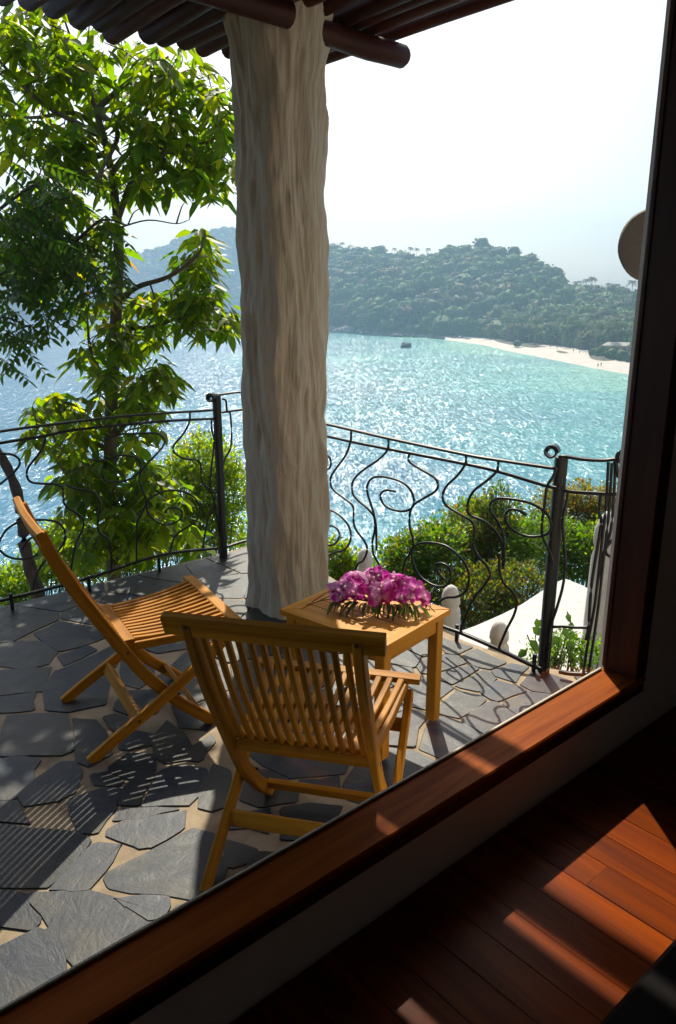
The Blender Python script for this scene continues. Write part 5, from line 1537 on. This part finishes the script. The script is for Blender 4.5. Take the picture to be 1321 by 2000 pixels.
# orchids
def orchid_mesh(seed, pale=0.0):
    r = np.random.default_rng(seed)
    V, Fc, T = [], [], []
    def petal(ang, L, Wd, lift, curl_):
        ns, nw = 6, 4
        d = np.array([math.cos(ang), math.sin(ang), 0]); s_ = np.array([-math.sin(ang), math.cos(ang), 0])
        b_ = len(V)
        for i in range(ns + 1):
            t = i / ns
            wv = Wd * math.sin(math.pi * min(1, (t * .86 + .12))) ** .8 * (1 if t < .95 else .35)
            for j in range(nw + 1):
                s = -1 + 2 * j / nw
                p = d * L * t + s_ * wv * s + np.array([0, 0, 1]) * (lift * t - curl_ * t * t + .18 * wv * (1 - s * s) + .0015 * math.sin(9 * t + 4 * s + seed))
                V.append(p)
                w_ = max(0, 1 - t * 1.8) + (.16 if abs(s) > .9 else 0) + (.1 if t > .95 else 0); w_ = min(1, w_)
                vein = .12 * abs(math.sin(s * 6))
                c_ = np.array((.50, .02, .34)) * (1 - w_) + np.array((.85, .62, .80)) * w_
                c_ = c_ * (1 - pale) + np.array((.72, .52, .66)) * pale
                T.append(np.clip(c_ * (1 - vein) * r.uniform(.9, 1.1), 0, 1))
        for i in range(ns):
            for j in range(nw):
                a = b_ + i * (nw+1) + j; Fc.append((a, a+1, a+nw+2, a+nw+1))
    for k, a in enumerate((90, 210, 330)): petal(R(a), .030, .0085, .004, .012 + r.uniform(-.004, .004))
    for k, a in enumerate((25, 155)): petal(R(a), .031, .0150, .008, .010 + r.uniform(-.004, .004))
    n1 = len(V)
    petal(R(268), .021, .0095, .016, .014)
    for q in range(n1, len(V)):
        T[q] = np.array((.30, .008, .17)) if (V[q][1] < -.008) else np.array((.70, .62, .50))
    # column in the middle
    b_ = len(V)
    for z_, rr in ((0, .004), (.009, .0045), (.013, .002)):
        for i in range(6):
            a = i * math.pi / 3; V.append(np.array([rr*math.cos(a), rr*math.sin(a), z_])); T.append(np.array((.75, .68, .62)))
    for r2 in (0, 1):
        for i in range(6): Fc.append((b_+r2*6+i, b_+r2*6+(i+1) % 6, b_+(r2+1)*6+(i+1) % 6, b_+(r2+1)*6+i))
    return npmesh('orchid_flower', np.array(V), np.array(Fc), M['petal'], np.array(T), True)
om = [orchid_mesh(s) for s in range(6)] + [orchid_mesh(9, .55)]
oc = pz(738, 1182, TZ + .01)
orch = empty('orchid_arrangement', tuple(oc))
tag(orch, 'arrangement of magenta and white orchids with hanging green leaves on the small table', 'flowers')
ex = np.array([.985, -.17, 0]); ey = np.array([.17, .985, 0])
def dome(a, b):
    return ex * a * .190 + ey * b * .088 + np.array([0, 0, .032 + .092 * max(0, 1 - a*a*.75 - b*b*.6)])
cnt = 0
pts_ = []; guard = 0
while cnt < 58 and guard < 20000:
    guard += 1
    a, b_ = rng.uniform(-1, 1, 2)
    if a*a + b_*b_ > 1: continue
    lay = 1.0 if rng.random() < .7 else rng.uniform(.35, .8)
    p = dome(a, b_); p[2] = .022 + (p[2] - .022) * lay + rng.normal(0, .006)
    p[:2] += rng.normal(0, .006, 2)
    if any(np.linalg.norm(p - q) < .021 for q in pts_): continue
    pts_.append(p); cnt += 1
    nrm = Vector((a * .8 + rng.normal(0, .4), b_ * .5 - .6 + rng.normal(0, .4), .7))
    o = link('flower', om[6] if a < -.72 or rng.random() < .14 else om[int(rng.integers(6))], orch)
    o.rotation_mode = 'QUATERNION'
    q = nrm.normalized().to_track_quat('Z', 'Y')
    from mathutils import Quaternion
    o.rotation_quaternion = q @ Quaternion((0, 0, 1), rng.uniform(-.9, .9))
    o.location = tuple(p); s_ = rng.uniform(1.05, 1.5); o.scale = (s_, s_, s_)
mb = MB()
for i in range(14):
    p = pts_[(i * 3) % len(pts_)]; mb2 = MB().tube(catmull([(0, 0, .006), tuple(p * np.array([.55, .55, .7])), tuple(p - np.array([0, 0, .004]))], 4), .0022, 5); mb2.build('stem', M['shrub_stem'] if 'shrub_stem' in M else M['dark_bark'], orch, True)
lf = []
for s in range(4):
    n = 8; V = []; Fc = []; L_ = 1.0
    for i in range(n + 1):
        t = i / n; wv = .085 * math.sin(math.pi * min(1, t * .93 + .07)) ** .7
        z = .16 * t - .62 * t ** 2.2 * (1 + .2 * s)
        x = t - .22 * t ** 3
        V += [(x, -wv, z + .02), (x, 0, z), (x, wv, z + .02)]
    for i in range(n):
        a = i * 3; Fc += [(a, a+3, a+4, a+1), (a+1, a+4, a+5, a+2)]
    cl_ = (.030, .070, .018) if s % 2 else (.075, .13, .04)
    lf.append(npmesh('leaf', np.array(V), np.array(Fc), M['feather'], np.tile(cl_, (len(V), 1)), True))
for i in range(44):
    a = -1 + 2 * (i + .5) / 44 + rng.normal(0, .04)
    front = i % 5 != 4
    p = ex * a * .155 + ey * (-.062 if front else .06) + np.array([0, 0, .034])
    ang = math.atan2(-1 if front else 1, a * 1.1) + rng.normal(0, .18) - .17
    o = link('leaf', lf[int(rng.integers(4))], orch, tuple(p)); s_ = rng.uniform(.05, .088)
    o.rotation_euler = (rng.normal(0, .3), rng.uniform(-.05, .2), ang); o.scale = (s_, s_, s_)
for i in range(9):       # fern sprays right front
    p = ex * (.11 + .02 * rng.normal()) + ey * (-.05) + np.array([0, 0, .045])
    o = link('leaf', lf[int(rng.integers(4))], orch, tuple(p)); s_ = rng.uniform(.07, .11)
    o.rotation_euler = (rng.normal(0, .5), rng.uniform(-.2, .3), rng.uniform(-1.5, -.3)); o.scale = (s_, s_ * .45, s_)
for (u0, v0, u1, v1) in [(664, 1168, 598, 1182), (668, 1160, 626, 1172), (655, 1150, 610, 1176), (662, 1172, 640, 1200), (668, 1150, 640, 1138), (830, 1180, 850, 1196), (836, 1170, 846, 1150)]:
    a = pz(u0, v0, TZ + .035) - oc; b_ = pz(u1, v1, TZ + .012) - oc
    MB().tube([tuple(a), tuple((a+b_)/2 + np.array([0, 0, .006])), tuple(b_)], .0018, 5).build('stem', M['dark_bark'], orch, True)

# ------------------------------------------------------------------ haze: the sea air between here and the headland
m, n, b, out = newmat('sea_haze')
n.nodes.remove(b)
pv = nd(n, 'ShaderNodeVolumePrincipled')
pv.inputs['Color'].default_value = (.55, .78, 1.0, 1)
pv.inputs['Density'].default_value = HAZE
n.links.new(pv.outputs[0], out.inputs['Volume'])
hb = MB().box((-200, 850, (190 + SEA - 1.6) / 2), 3700, 2400, 190 - SEA + 1.6)
o = hb.build('haze', m); o['kind'] = 'stuff'; tag(o, 'pale sea haze between the terrace and the far hills')
o.display_type = 'WIRE'
